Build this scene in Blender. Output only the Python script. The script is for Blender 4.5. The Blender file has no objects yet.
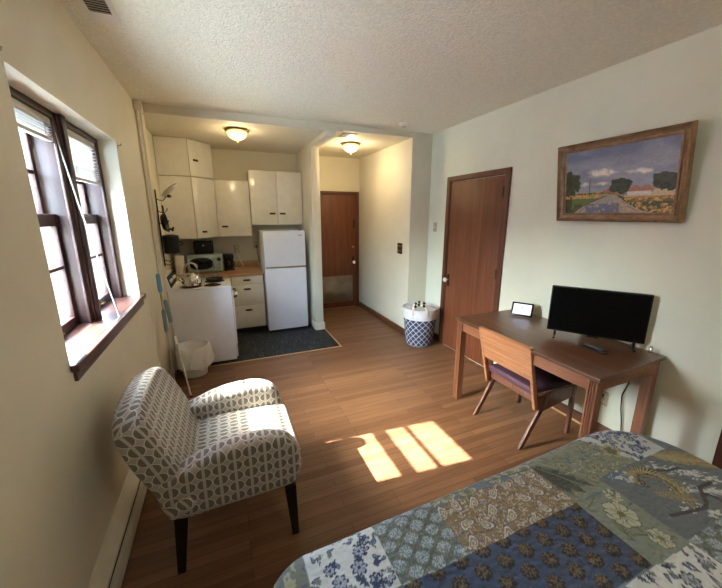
import bpy, bmesh, math, random
import numpy as np
from mathutils import Vector, Matrix
random.seed(7)
C = bpy.context.scene.collection
S = bpy.context.scene
R = math.radians

# ------------------------------------------------------------------ camera
cd = bpy.data.cameras.new('camera')
cam = bpy.data.objects.new('camera', cd)
C.objects.link(cam)
cd.sensor_fit = 'HORIZONTAL'
cd.sensor_width = 36.0
cd.lens = 36.0 * 333.0 / 722.0
cd.clip_start = 0.02
cam.location = (0, 0, 1.68)
_p, _y = math.atan(79 / 333), R(22.5)
_f = Vector((math.sin(_y) * math.cos(_p), math.cos(_y) * math.cos(_p), -math.sin(_p)))
cam.rotation_euler = _f.to_track_quat('-Z', 'Y').to_euler()
S.camera = cam

# ------------------------------------------------------------------ light and exposure
S.view_settings.view_transform = 'Standard'
S.view_settings.look = 'None'
S.view_settings.gamma = 1.0
S.view_settings.exposure = 1.72
S.cycles.max_bounces = 12
S.cycles.diffuse_bounces = 7
S.cycles.glossy_bounces = 4
S.cycles.transparent_max_bounces = 12
S.cycles.caustics_reflective = False
S.cycles.caustics_refractive = False
S.cycles.sample_clamp_indirect = 6.0
S.cycles.use_denoising = True

w = bpy.data.worlds.new('sky')
S.world = w
w.use_nodes = True
nt = w.node_tree
nt.nodes.clear()
wo = nt.nodes.new('ShaderNodeOutputWorld')
bg = nt.nodes.new('ShaderNodeBackground')
sky = nt.nodes.new('ShaderNodeTexSky')
sky.sky_type = 'NISHITA'
sky.sun_disc = False
sky.sun_elevation = R(42)
sky.sun_rotation = R(-90)
sky.air_density = 1.0
sky.dust_density = 2.0
bg.inputs['Strength'].default_value = 4.9
tint = nt.nodes.new('ShaderNodeMix')
tint.data_type = 'RGBA'
tint.blend_type = 'MULTIPLY'
tint.inputs[0].default_value = 1.0
tint.inputs[7].default_value = (0.99, 1.025, 0.93, 1.0)
nt.links.new(sky.outputs[0], tint.inputs[6])
nt.links.new(tint.outputs[2], bg.inputs[0])
nt.links.new(bg.outputs[0], wo.inputs[0])

sl = bpy.data.lights.new('sun', 'SUN')
sl.energy = 26.0
sl.angle = R(0.55)
sl.color = (1.0, 0.96, 0.90)
sun = bpy.data.objects.new('sun', sl)
C.objects.link(sun)
sun.location = (-6, 3, 6)
sun.rotation_euler = Vector((1.115, -0.10, -1.0)).to_track_quat('-Z', 'Y').to_euler()

def portal(name, loc, sx, sy):
    l = bpy.data.lights.new(name, 'AREA')
    l.shape = 'RECTANGLE'
    l.size, l.size_y = sx, sy
    l.cycles.is_portal = True
    o = bpy.data.objects.new(name, l)
    C.objects.link(o)
    o.location = loc
    o.rotation_euler = Vector((1, 0, 0)).to_track_quat('-Z', 'Y').to_euler()
    return o
portal('window_portal', (-0.93, 2.37, 1.62), 1.5, 1.3)

def lamp(name, loc, power, color, size=0.05):
    l = bpy.data.lights.new(name, 'POINT')
    l.energy = power
    l.color = color
    l.shadow_soft_size = size
    o = bpy.data.objects.new(name, l)
    C.objects.link(o)
    o.location = loc
    return o

# ------------------------------------------------------------------ materials
def lin(c):
    return tuple(((v / 255.0) / 12.92 if v / 255.0 <= 0.04045 else ((v / 255.0 + 0.055) / 1.055) ** 2.4) for v in c) + (1.0,)

class N:
    def __init__(s, name, rough=0.6, color=(128, 128, 128), metal=0.0, spec=None):
        s.m = bpy.data.materials.new(name)
        s.m.use_nodes = True
        s.t = s.m.node_tree
        s.b = s.t.nodes['Principled BSDF']
        s.b.inputs['Roughness'].default_value = rough
        s.b.inputs['Metallic'].default_value = metal
        s.b.inputs['Base Color'].default_value = lin(color)
        if spec is not None:
            s.b.inputs['Specular IOR Level'].default_value = spec
    def n(s, t, **kw):
        nd = s.t.nodes.new(t)
        for k, v in kw.items():
            setattr(nd, k, v)
        return nd
    def l(s, a, b):
        s.t.links.new(a, b)
    def coord(s, scale=(1, 1, 1), kind='Object', rot=(0, 0, 0), loc=(0, 0, 0)):
        tc = s.n('ShaderNodeTexCoord')
        mp = s.n('ShaderNodeMapping')
        mp.inputs['Scale'].default_value = scale
        mp.inputs['Rotation'].default_value = rot
        mp.inputs['Location'].default_value = loc
        s.l(tc.outputs[kind], mp.inputs[0])
        return mp.outputs[0]
    def noise(s, vec, scale, detail=4, rough=0.5, dist=0.0):
        n = s.n('ShaderNodeTexNoise')
        n.inputs['Scale'].default_value = scale
        n.inputs['Detail'].default_value = detail
        n.inputs['Roughness'].default_value = rough
        n.inputs['Distortion'].default_value = dist
        s.l(vec, n.inputs['Vector'])
        return n.outputs['Fac']
    def ramp(s, fac, stops):
        r = s.n('ShaderNodeValToRGB')
        e = r.color_ramp.elements
        e[0].position, e[0].color = stops[0][0], lin(stops[0][1])
        e[1].position, e[1].color = stops[-1][0], lin(stops[-1][1])
        for p, c in stops[1:-1]:
            x = e.new(p)
            x.color = lin(c)
        s.l(fac, r.inputs[0])
        return r.outputs[0]
    def bump(s, fac, strength=0.3, dist=0.01):
        b = s.n('ShaderNodeBump')
        b.inputs['Strength'].default_value = strength
        b.inputs['Distance'].default_value = dist
        s.l(fac, b.inputs['Height'])
        s.l(b.outputs[0], s.b.inputs['Normal'])
    def math(s, op, a, b=None, c=None):
        m = s.n('ShaderNodeMath', operation=op)
        for i, v in enumerate((a, b, c)):
            if v is None:
                continue
            if isinstance(v, (int, float)):
                m.inputs[i].default_value = v
            else:
                s.l(v, m.inputs[i])
        return m.outputs[0]
    def mix(s, fac, a, b, mode='MIX'):
        m = s.n('ShaderNodeMix', data_type='RGBA', blend_type=mode)
        for i, v in ((0, fac), (6, a), (7, b)):
            if isinstance(v, (int, float)):
                m.inputs[i].default_value = v
            elif isinstance(v, tuple):
                m.inputs[i].default_value = lin(v)
            else:
                s.l(v, m.inputs[i])
        return m.outputs[2]
    def col(s, c):
        s.l(c, s.b.inputs['Base Color'])

def plain(name, color, rough=0.5, metal=0.0, var=0.06, scale=12, bump=0.0, bscale=80, spec=None, coat=0.0):
    """a paint or plastic with a faint procedural unevenness"""
    k = N(name, rough, color, metal, spec)
    v = k.coord()
    f = k.noise(v, scale, 4, 0.55)
    lo = tuple(max(0, c * (1 - var)) for c in color)
    hi = tuple(min(255, c * (1 + var)) for c in color)
    k.col(k.ramp(f, [(0.3, lo), (0.7, hi)]))
    if bump:
        k.bump(k.noise(v, bscale, 3, 0.6), bump, 0.004)
    if coat:
        k.b.inputs['Coat Weight'].default_value = coat
        k.b.inputs['Coat Roughness'].default_value = 0.1
    return k.m

def wood(name, dark, mid, light, axis='X', rough=0.35, scale=1.0, coat=0.15, stretch=22.0):
    k = N(name, rough)
    sc = {'X': (1.2, stretch, stretch), 'Y': (stretch, 1.2, stretch), 'Z': (stretch, stretch, 1.2)}[axis]
    v = k.coord(tuple(a * scale for a in sc))
    f = k.noise(v, 1.6, 6, 0.62, 0.6)
    f2 = k.noise(v, 7.0, 3, 0.6, 0.2)
    g = k.math('ADD', k.math('MULTIPLY', f, 0.7), k.math('MULTIPLY', f2, 0.3))
    k.col(k.ramp(g, [(0.30, dark), (0.5, mid), (0.70, light)]))
    k.b.inputs['Coat Weight'].default_value = coat
    k.b.inputs['Coat Roughness'].default_value = 0.25
    k.bump(g, 0.06, 0.002)
    return k.m

def emis(name, color, strength, base=(240, 235, 220)):
    k = N(name, 0.3, base)
    k.b.inputs['Emission Color'].default_value = lin(color)
    k.b.inputs['Emission Strength'].default_value = strength
    return k.m

M = {}
# wall paint
def wallpaint(name, color, s=0.25):
    k = N(name, 0.62, color)
    v = k.coord()
    f = k.noise(v, 1.3, 4, 0.6)
    lo = tuple(c * 0.965 for c in color)
    hi = tuple(min(255, c * 1.02) for c in color)
    k.col(k.ramp(f, [(0.3, lo), (0.7, hi)]))
    b = k.math('ADD', k.math('MULTIPLY', k.noise(v, 30, 4, 0.6), 0.7), k.math('MULTIPLY', k.noise(v, 110, 2, 0.5), 0.3))
    k.bump(b, s, 0.006)
    return k.m
M['wall'] = wallpaint('cream_wall_paint', (219, 213, 193))
M['wall_r'] = wallpaint('daylit_wall_paint', (221, 225, 209), 0.18)  # same wall paint, with cool daylight put into its colour
# popcorn ceiling
k = N('stippled_ceiling', 0.85, (226, 218, 204))
v = k.coord()
vo = k.n('ShaderNodeTexVoronoi')
vo.inputs['Scale'].default_value = 75
k.l(v, vo.inputs['Vector'])
nz = k.noise(v, 45, 4, 0.7)
h = k.math('ADD', k.math('MULTIPLY', vo.outputs['Distance'], -0.6), nz)
k.bump(h, 0.5, 0.010)
k.col(k.ramp(k.noise(v, 60, 3, 0.7), [(0.35, (226, 224, 208)), (0.6, (240, 238, 224))]))
M['ceiling'] = k.m
M['ceiling_smooth'] = wallpaint('smooth_ceiling_paint', (214, 207, 188), 0.3)

# strip oak floor, boards along X
k = N('oak_strip_floor', 0.33)
v = k.coord()
br = k.n('ShaderNodeTexBrick')
br.offset = 0.37
br.offset_frequency = 3
br.squash = 1.0
br.inputs['Scale'].default_value = 1.0
br.inputs['Brick Width'].default_value = 0.85
br.inputs['Row Height'].default_value = 0.0571
br.inputs['Mortar Size'].default_value = 0.0016
br.inputs['Mortar Smooth'].default_value = 0.2
br.inputs['Bias'].default_value = 0.0
br.inputs['Color1'].default_value = (0, 0, 0, 1)
br.inputs['Color2'].default_value = (1, 1, 1, 1)
br.inputs['Mortar'].default_value = (0.5, 0.5, 0.5, 1)
k.l(v, br.inputs['Vector'])
bw = k.n('ShaderNodeRGBToBW')
k.l(br.outputs['Color'], bw.inputs[0])
v2 = k.coord((1.5, 26, 26))
g1 = k.noise(v2, 2.2, 6, 0.65, 0.5)
g2 = k.noise(v, 1.1, 3, 0.5)
f = k.math('ADD', k.math('MULTIPLY', bw.outputs[0], 0.32), k.math('MULTIPLY', g1, 0.68))
base = k.ramp(f, [(0.22, (90, 60, 41)), (0.42, (108, 75, 52)), (0.60, (122, 87, 62)), (0.82, (140, 103, 76))])
base = k.mix(k.math('MULTIPLY', br.outputs['Fac'], 0.75), base, (48, 28, 15))
k.col(base)
k.l(k.ramp(g1, [(0.3, (165, 165, 165)), (0.7, (188, 188, 188))]), k.b.inputs['Roughness'])
k.b.inputs['Specular IOR Level'].default_value = 0.42
k.bump(k.math('SUBTRACT', g1, k.math('MULTIPLY', br.outputs['Fac'], 2.0)), 0.12, 0.0015)
M['floor'] = k.m

# dark kitchen vinyl with pale streaks
k = N('slate_vinyl', 0.6, spec=0.3)
v = k.coord((30, 3, 5))
g = k.noise(v, 1.8, 5, 0.75)
v3 = k.coord((3, 30, 5))
gg = k.noise(v3, 1.8, 5, 0.75)
chk = k.n('ShaderNodeTexChecker')
chk.inputs['Scale'].default_value = 3.3
k.l(k.coord(), chk.inputs['Vector'])
g = k.math('ADD', k.math('MULTIPLY', g, k.math('SUBTRACT', 1.0, k.math('MULTIPLY', chk.outputs['Fac'], 0.55))), k.math('MULTIPLY', gg, k.math('MULTIPLY', chk.outputs['Fac'], 0.55)))
k.col(k.ramp(g, [(0.44, (20, 23, 28)), (0.52, (34, 38, 44)), (0.64, (84, 92, 98))]))
M['vinyl'] = k.m

M['door'] = wood('reddish_door_veneer', (84, 43, 24), (108, 60, 36), (130, 78, 48), 'Z', 0.52, 0.5, coat=0.0)
M['trim'] = wood('dark_trim_wood', (66, 34, 20), (88, 46, 28), (104, 58, 36), 'Z', 0.55, coat=0.0)
M['trim_y'] = wood('dark_baseboard_wood', (66, 38, 24), (90, 54, 34), (110, 70, 46), 'Y', 0.45)
M['sash'] = wood('dark_mahogany_sash', (40, 22, 18), (56, 31, 26), (72, 42, 36), 'Z', 0.5, coat=0.0)
M['sill'] = wood('mahogany_sill', (60, 38, 34), (84, 56, 50), (106, 76, 68), 'Y', 0.3, coat=0.35)
M['desk'] = wood('brown_desk_top', (74, 48, 34), (97, 64, 46), (116, 80, 58), 'Y', 0.32, 0.8)
M['desk_leg'] = wood('desk_leg_oak', (112, 72, 52), (142, 95, 70), (164, 116, 88), 'Z', 0.38, 0.8)
M['desk_apron'] = wood('desk_apron_oak', (112, 72, 52), (142, 95, 70), (164, 116, 88), 'Y', 0.38, 0.8)
M['chair_back'] = wood('orange_oak_slat', (140, 92, 62), (176, 122, 86), (196, 146, 108), 'Y', 0.35, 0.9)
M['chair_frame'] = wood('red_brown_chair_wood', (84, 54, 44), (110, 72, 58), (132, 92, 74), 'Z', 0.38)
M['counter'] = wood('tan_laminate', (150, 112, 72), (176, 136, 92), (196, 158, 112), 'X', 0.35, coat=0.1)
M['white_enamel'] = plain('white_enamel', (228, 228, 232), 0.28, var=0.012, coat=0.3)
M['fridge'] = plain('fridge_white', (226, 228, 236), 0.32, var=0.01, bump=0.05, bscale=300, coat=0.2)
M['cab'] = plain('ivory_cabinet_enamel', (224, 221, 209), 0.24, var=0.02, coat=0.4)
M['cabdark'] = plain('cabinet_shadow_gap', (40, 34, 28), 0.7)
M['toe'] = plain('black_toe_kick', (18, 18, 20), 0.5)
M['black'] = plain('black_plastic', (16, 16, 18), 0.35)
M['tvblack'] = plain('gloss_black_plastic', (9, 9, 11), 0.35, spec=0.3)
M['screen'] = plain('tv_screen_glass', (5, 5, 6), 0.3, var=0.02, spec=0.15)
M['blackglass'] = plain('black_glass', (10, 10, 12), 0.08)
M['iron'] = plain('black_iron', (22, 20, 20), 0.45, metal=0.3)
M['chrome'] = plain('chrome', (200, 198, 194), 0.12, metal=1.0, var=0.03)
M['steel'] = plain('brushed_steel', (178, 172, 164), 0.3, metal=1.0, var=0.05)
M['kick'] = plain('worn_kick_plate', (150, 136, 118), 0.42, metal=0.85, var=0.12, scale=4)
M['brass'] = plain('aged_brass', (176, 150, 104), 0.28, metal=1.0)
M['bronze'] = plain('dark_bronze', (74, 60, 46), 0.35, metal=0.9)
M['mint'] = plain('mint_enamel', (154, 177, 171), 0.3, var=0.02, coat=0.3)
M['white_plastic'] = plain('white_plastic', (232, 230, 224), 0.4, var=0.02)
M['ivory_plastic'] = plain('ivory_plastic', (186, 172, 138), 0.4, var=0.03)
M['white_trim'] = plain('white_trim_paint', (224, 216, 198), 0.45, var=0.03)
M['heater'] = plain('beige_heater_enamel', (214, 208, 190), 0.4, var=0.03)
M['heater_in'] = plain('heater_dark_slot', (20, 18, 16), 0.7)
M['blind'] = plain('white_blind_slat', (178, 177, 172), 0.45, var=0.02)
M['legwood'] = plain('espresso_leg', (26, 17, 15), 0.3, var=0.15)
M['purple'] = plain('plum_vinyl', (84, 56, 72), 0.5, var=0.08, bump=0.2, bscale=150)
M['bluegrip'] = plain('sky_blue_plastic', (96, 158, 208), 0.4)
M['greygrip'] = plain('grey_green_foam', (116, 134, 138), 0.7)
M['strip'] = plain('brass_edge_strip', (206, 176, 122), 0.35, metal=0.3)
M['blocker_red'] = plain('outside_rose', (190, 140, 140), 0.8)
M['concrete'] = plain('outside_concrete', (214, 216, 212), 0.9, var=0.08, scale=3)
M['mattress'] = plain('mattress_ticking', (214, 212, 206), 0.8)
M['ceramic'] = plain('white_ceramic', (236, 234, 228), 0.15)
M['amber'] = plain('brown_bakelite', (60, 40, 26), 0.35)
M['cardboard'] = plain('white_paper', (220, 216, 208), 0.7)
M['stainless_sink'] = plain('sink_steel', (170, 160, 148), 0.28, metal=1.0, var=0.08)

# translucent plastic bag
k = N('translucent_bin_bag', 0.35, (232, 230, 226))
k.b.inputs['Alpha'].default_value = 0.9
v = k.coord((1, 1, 0.5))
k.bump(k.noise(v, 34, 4, 0.6, 1.0), 0.7, 0.01)
M['bag'] = k.m
# window glass
k = N('window_glass', 0.02, (235, 245, 250))
mixs = k.n('ShaderNodeMixShader')
tr = k.n('ShaderNodeBsdfTransparent')
gl = k.n('ShaderNodeBsdfGlossy')
gl.inputs['Roughness'].default_value = 0.02
tr.inputs[0].default_value = (0.93, 0.965, 0.985, 1)
mixs.inputs[0].default_value = 0.05
k.l(tr.outputs[0], mixs.inputs[1]); k.l(gl.outputs[0], mixs.inputs[2])
k.l(mixs.outputs[0], k.t.nodes['Material Output'].inputs[0])
M['glass'] = k.m
k = N('clear_lid_glass', 0.05, (225, 232, 228))
k.b.inputs['Alpha'].default_value = 0.4
M['lidglass'] = k.m
k = N('outside_siding', 0.8)
v = k.coord()
wv = k.n('ShaderNodeTexWave', bands_direction='Y')
wv.inputs['Scale'].default_value = 1.6
k.l(v, wv.inputs['Vector'])
k.col(k.ramp(wv.outputs['Fac'], [(0.1, (160, 148, 156)), (0.45, (206, 200, 206)), (0.9, (216, 212, 218))]))
M['siding'] = k.m

M['bowl'] = emis('lit_frosted_glass', (255, 218, 110), 1.15, (255, 236, 190))
# TV / tablet faces
k = N('tablet_screen', 0.2, (180, 190, 210))
tc = k.coord((1, 1, 1), 'UV')
sp = k.n('ShaderNodeSeparateXYZ'); k.l(tc, sp.inputs[0])
fr = k.math('FRACT', k.math('MULTIPLY', sp.outputs[1], 9.0))
ln = k.math('LESS_THAN', fr, 0.45)
nzz = k.noise(k.coord((26, 9, 1), 'UV'), 1.0, 2)
wd = k.math('GREATER_THAN', nzz, 0.44)
ins = k.math('MULTIPLY', k.math('GREATER_THAN', sp.outputs[0], 0.16), k.math('LESS_THAN', sp.outputs[0], 0.84))
ins = k.math('MULTIPLY', ins, k.math('MULTIPLY', k.math('GREATER_THAN', sp.outputs[1], 0.2), k.math('LESS_THAN', sp.outputs[1], 0.85)))
f = k.math('MULTIPLY', k.math('MULTIPLY', ln, wd), k.math('MULTIPLY', ins, 0.55))
cc = k.mix(f, (205, 216, 240), (120, 130, 150))
k.col(cc)
k.l(cc, k.b.inputs['Emission Color'])
k.b.inputs['Emission Strength'].default_value = 0.35
M['tablet_screen'] = k.m

# upholstery: half discs in columns cut by a pale stripe (UV in metres)
k = N('half_moon_upholstery', 0.78)
tc = k.coord((1 / 0.0685, 1 / 0.056, 1), 'UV')
sp = k.n('ShaderNodeSeparateXYZ'); k.l(tc, sp.inputs[0])
u = k.math('SUBTRACT', k.math('FRACT', sp.outputs[0]), 0.5)
vv = k.math('SUBTRACT', k.math('FRACT', sp.outputs[1]), 0.5)
rr = k.math('SQRT', k.math('ADD', k.math('MULTIPLY', u, u), k.math('MULTIPLY', vv, vv)))
disc = k.math('LESS_THAN', rr, 0.45)
strp = k.math('LESS_THAN', k.math('ABSOLUTE', u), 0.10)
dark = k.math('MULTIPLY', disc, k.math('SUBTRACT', 1.0, strp))
ring = k.math('MULTIPLY', k.math('GREATER_THAN', rr, 0.45), k.math('LESS_THAN', rr, 0.51))
c1 = k.mix(ring, (156, 149, 138), (192, 188, 178))
c1 = k.mix(strp, c1, (170, 164, 154))
c1 = k.mix(dark, c1, (104, 95, 87))
k.col(c1)
k.bump(k.noise(k.coord(), 260, 3, 0.6), 0.25, 0.002)
k.b.inputs['Sheen Weight'].default_value = 0.2
M['uphol'] = k.m

# hamper lattice (UV in metres)
k = N('navy_lattice_fabric', 0.75)
tc = k.coord((1, 1, 1), 'UV')
sp = k.n('ShaderNodeSeparateXYZ'); k.l(tc, sp.inputs[0])
P_ = 0.080
a = k.math('FRACT', k.math('DIVIDE', k.math('ADD', sp.outputs[0], sp.outputs[1]), P_))
b = k.math('FRACT', k.math('DIVIDE', k.math('SUBTRACT', sp.outputs[0], sp.outputs[1]), P_))
la = k.math('LESS_THAN', k.math('ABSOLUTE', k.math('SUBTRACT', a, 0.5)), 0.055)
lb = k.math('LESS_THAN', k.math('ABSOLUTE', k.math('SUBTRACT', b, 0.5)), 0.055)
f = k.math('MAXIMUM', la, lb)
k.col(k.mix(f, (44, 52, 78), (196, 200, 208)))
M['hamper'] = k.m
M['hamper_top'] = plain('white_grey_canvas', (206, 206, 212), 0.75, bump=0.15, bscale=200)
M['rope'] = plain('cream_rope', (206, 198, 176), 0.8)

def attr_mat(name, rough=0.75, bscale=0, bstr=0.4, bdist=0.006, sheen=0.0):
    k = N(name, rough)
    at = k.n('ShaderNodeAttribute', attribute_name='paint')
    v = k.coord()
    f = k.noise(v, 180, 3, 0.6)
    k.col(k.mix(0.30, at.outputs['Color'], k.ramp(f, [(0.3, (105, 105, 105)), (0.7, (150, 150, 150))]), 'OVERLAY'))
    if bscale:
        vo = k.n('ShaderNodeTexVoronoi', feature='SMOOTH_F1')
        vo.inputs['Scale'].default_value = bscale
        k.l(k.coord((1, 1.7, 1)), vo.inputs['Vector'])
        hh = k.math('ADD', vo.outputs['Distance'], k.math('MULTIPLY', k.noise(v, 40, 3, 0.6), 0.5))
        k.bump(hh, bstr, bdist)
    k.b.inputs['Sheen Weight'].default_value = sheen
    return k.m
M['quilt'] = attr_mat('patchwork_quilt_cotton', 0.85, 42, 0.7, 0.009, 0.1)
M['canvas'] = attr_mat('oil_on_canvas', 0.45)
k = N('carved_bronze_frame', 0.42, (120, 92, 62), 0.35)
v = k.coord()
k.col(k.ramp(k.noise(v, 14, 5, 0.7), [(0.3, (112, 88, 62)), (0.5, (142, 114, 84)), (0.72, (168, 142, 110))]))
k.bump(k.noise(v, 90, 3, 0.6), 0.3, 0.003)
M['frame'] = k.m

# ------------------------------------------------------------------ mesh builder
class B:
    def __init__(s, M=None):
        s.bm = bmesh.new()
        s.M = M
    def _tf(s, vs):
        if s.M is not None:
            for v in vs:
                v.co = s.M @ v.co
    def box(s, a, b, bev=0.0, seg=2):
        a, b = [min(x, y) for x, y in zip(a, b)], [max(x, y) for x, y in zip(a, b)]
        r = bmesh.ops.create_cube(s.bm, size=1.0)
        vs = r['verts']
        for v in vs:
            v.co = Vector([a[i] + (v.co[i] + 0.5) * (b[i] - a[i]) for i in range(3)])
        if bev > 0:
            es = list({e for v in vs for e in v.link_edges})
            q = bmesh.ops.bevel(s.bm, geom=es, offset=bev, segments=seg, profile=0.5, affect='EDGES')
            vs = [v for v in q['verts']] + [v for v in vs if v.is_valid]
            vs = list({v for f in q['faces'] for v in f.verts} | {v for v in vs if v.is_valid})
        s._tf(vs)
        return s
    def prism(s, pts, ax, a, b, bev=0.0, seg=3):
        """pts: closed polygon in the plane across axis ax; extruded from a to b"""
        def p3(p, t):
            q = [0, 0, 0]
            o = [i for i in range(3) if i != ax]
            q[o[0]], q[o[1]] = p
            q[ax] = t
            return q
        v0 = [s.bm.verts.new(p3(p, a)) for p in pts]
        v1 = [s.bm.verts.new(p3(p, b)) for p in pts]
        f0 = s.bm.faces.new(v0)
        f1 = s.bm.faces.new(v1[::-1])
        n = len(pts)
        for i in range(n):
            s.bm.faces.new((v0[i], v1[i], v1[(i + 1) % n], v0[(i + 1) % n]))
        vs = v0 + v1
        bmesh.ops.recalc_face_normals(s.bm, faces=list({f for v in vs for f in v.link_faces}))
        if bev > 0:
            es = list(f0.edges) + list(f1.edges)
            q = bmesh.ops.bevel(s.bm, geom=es, offset=bev, segments=seg, profile=0.5, affect='EDGES', clamp_overlap=True)
            vs = list({v for f in q['faces'] for v in f.verts} | {v for v in vs if v.is_valid})
        s._tf(vs)
        return s
    def tube(s, pts, r, seg=10, caps=True, closed=False):
        pts = [Vector(p) for p in pts]
        rs = r if isinstance(r, (list, tuple)) else [r] * len(pts)
        rings = []
        up = None
        n = len(pts)
        for i, p in enumerate(pts):
            if closed:
                t = pts[(i + 1) % n] - pts[i - 1]
            else:
                t = (pts[min(i + 1, n - 1)] - pts[max(i - 1, 0)])
            t.normalize()
            if up is None:
                up = Vector((0, 0, 1)) if abs(t.z) < 0.9 else Vector((1, 0, 0))
            x = up - t * up.dot(t)
            if x.length < 1e-5:
                x = t.orthogonal()
            x.normalize()
            up = x
            y = t.cross(x)
            rings.append([s.bm.verts.new(p + (x * math.cos(2 * math.pi * j / seg) + y * math.sin(2 * math.pi * j / seg)) * rs[i]) for j in range(seg)])
        m = n if closed else n - 1
        for i in range(m):
            A, D = rings[i], rings[(i + 1) % n]
            for j in range(seg):
                s.bm.faces.new((A[j], A[(j + 1) % seg], D[(j + 1) % seg], D[j]))
        if caps and not closed:
            s.bm.faces.new(rings[0][::-1])
            s.bm.faces.new(rings[-1])
        s._tf([v for q in rings for v in q])
        return s
    def lathe(s, prof, c=(0, 0, 0), seg=32, axis='Z', sx=1.0, sy=1.0):
        rings = []
        for r, h in prof:
            ring = []
            for j in range(seg):
                a = 2 * math.pi * j / seg
                if axis == 'Z':
                    co = (c[0] + r * math.cos(a) * sx, c[1] + r * math.sin(a) * sy, c[2] + h)
                elif axis == 'X':
                    co = (c[0] + h, c[1] + r * math.cos(a) * sx, c[2] + r * math.sin(a) * sy)
                else:
                    co = (c[0] + r * math.cos(a) * sx, c[1] + h, c[2] + r * math.sin(a) * sy)
                ring.append(s.bm.verts.new(co))
            rings.append(ring)
        for A, D in zip(rings, rings[1:]):
            for j in range(seg):
                s.bm.faces.new((A[j], A[(j + 1) % seg], D[(j + 1) % seg], D[j]))
        if prof[0][0] > 1e-6:
            s.bm.faces.new(rings[0][::-1])
        if prof[-1][0] > 1e-6:
            s.bm.faces.new(rings[-1])
        bmesh.ops.remove_doubles(s.bm, verts=[v for q in rings for v in q], dist=1e-6)
        s._tf([v for q in rings for v in q if v.is_valid])
        return s
    def build(s, name, mat, parent=None, kind=None, smooth=40, recalc=True):
        if recalc:
            bmesh.ops.recalc_face_normals(s.bm, faces=s.bm.faces)
        off = wloc(parent)
        if off.length > 0:
            for v in s.bm.verts:
                v.co -= off
        me = bpy.data.meshes.new(name)
        s.bm.to_mesh(me)
        s.bm.free()
        if smooth:
            me.shade_smooth()
            me.set_sharp_from_angle(angle=R(smooth))
        me.materials.append(M[mat] if isinstance(mat, str) else mat)
        o = bpy.data.objects.new(name, me)
        C.objects.link(o)
        if parent is not None:
            o.parent = parent
        if kind:
            o['kind'] = kind
        return o

def wloc(p):
    v = Vector((0, 0, 0))
    while p is not None:
        v += Vector(p.location)
        p = p.parent
    return v

def thing(name, label, cat, loc, group=None):
    o = bpy.data.objects.new(name, None)
    o.empty_display_size = 0.1
    C.objects.link(o)
    o.location = loc
    o['label'] = label
    o['category'] = cat
    if group:
        o['group'] = group
    return o

def tag(o, label, cat, group=None):
    o['label'] = label
    o['category'] = cat
    if group:
        o['group'] = group
    return o

def rebase(o, loc):
    """give a single-mesh thing its origin at its base"""
    d = Vector(loc) - Vector(o.location)
    for v in o.data.vertices:
        v.co -= d
    o.location = loc
    return o

def struct(name, b, mat, parent=None, smooth=40):
    return b.build(name, mat, parent, 'structure' if parent is None else None, smooth)

def copy_tree(o, parent=None):
    c = o.copy()
    C.objects.link(c)
    c.parent = parent
    for ch in list(o.children):
        copy_tree(ch, c)
    return c

def box_uv(o, mode=None):
    """UVs in metres by dominant normal; u horizontal, v vertical"""
    me = o.data
    uv = me.uv_layers.new(name='UVMap')
    for p in me.polygons:
        n = p.normal
        for li in p.loop_indices:
            c = me.vertices[me.loops[li].vertex_index].co
            if mode is not None:
                uv.data[li].uv = mode(c, n)
            elif abs(n.y) >= abs(n.x) and abs(n.y) >= abs(n.z):
                uv.data[li].uv = (c.x, c.z)
            elif abs(n.x) >= abs(n.z):
                uv.data[li].uv = (c.y, c.z)
            else:
                uv.data[li].uv = (c.x, c.y)

# ------------------------------------------------------------------ the setting
XL, XR, ZC = -0.63, 2.62, 2.69
YF = -1.9                     # wall behind the camera
YB = 3.92                     # plane of the step to kitchen and hall
YW = 5.58                     # back wall
KX = -0.66                    # kitchen left wall
struct('floor', B().box((-0.95, YF - 0.1, -0.12), (XR + 0.12, YW + 0.2, 0.0)), 'floor')
b = B().box((KX, 3.893, 0.0005), (1.32, YW, 0.004))
struct('floor_kitchen', b, 'vinyl')
b = B().box((KX + 0.1, 3.878, 0.0), (1.335, 3.896, 0.008), 0.003).box((1.318, 3.896, 0.0), (1.335, 4.62, 0.008), 0.003)
struct('trim_1', b, 'strip')
struct('ceiling', B().box((XL - 0.35, YF - 0.1, ZC), (XR + 0.12, YB, ZC + 0.1)), 'ceiling')
struct('ceiling_kitchen', B().box((KX - 0.1, YB, 2.61), (1.40, YW + 0.1, ZC + 0.1)), 'ceiling_smooth')
struct('ceiling_hall', B().box((1.40, YB, 2.625), (2.326, YW + 0.1, ZC + 0.1)), 'ceiling_smooth')

# left wall with two window openings (the second behind the camera)
def wall_with_holes(name, x0, x1, y0, y1, z0, z1, holes, mat):
    b = B()
    ys = y0
    for (ha, hb, za, zb) in sorted(holes):
        b.box((x0, ys, z0), (x1, ha, z1))
        b.box((x0, ha, z0), (x1, hb, za))
        b.box((x0, ha, zb), (x1, hb, z1))
        ys = hb
    b.box((x0, ys, z0), (x1, y1, z1))
    return struct(name, b, mat)
WY0, WY1, WZ0, WZ1 = 1.648, 3.0, 1.05, 2.19
wall_with_holes('wall_left', -0.90, XL, YF - 0.1, YB, 0, ZC,
                [(WY0, WY1, WZ0, WZ1)], 'wall')
struct('wall_kitchen', B().box((-0.90, YB, 0), (KX, YW + 0.1, 2.7)), 'wall')
struct('trim_2', B().box((KX, YB - 0.012, 0), (-0.585, YB + 0.145, 2.64), 0.004), 'wall')     # pilaster at the kitchen mouth
struct('wall_right', B().box((XR, YF - 0.1, 0), (XR + 0.12, YB + 0.1, ZC)), 'wall_r')
struct('wall_front', B().box((-0.9, YF - 0.1, 0), (XR + 0.1, YF, ZC)), 'wall')
struct('wall_back', B().box((-0.9, YW, 0), (1.2, YW + 0.1, 2.7)), 'wall')
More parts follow.
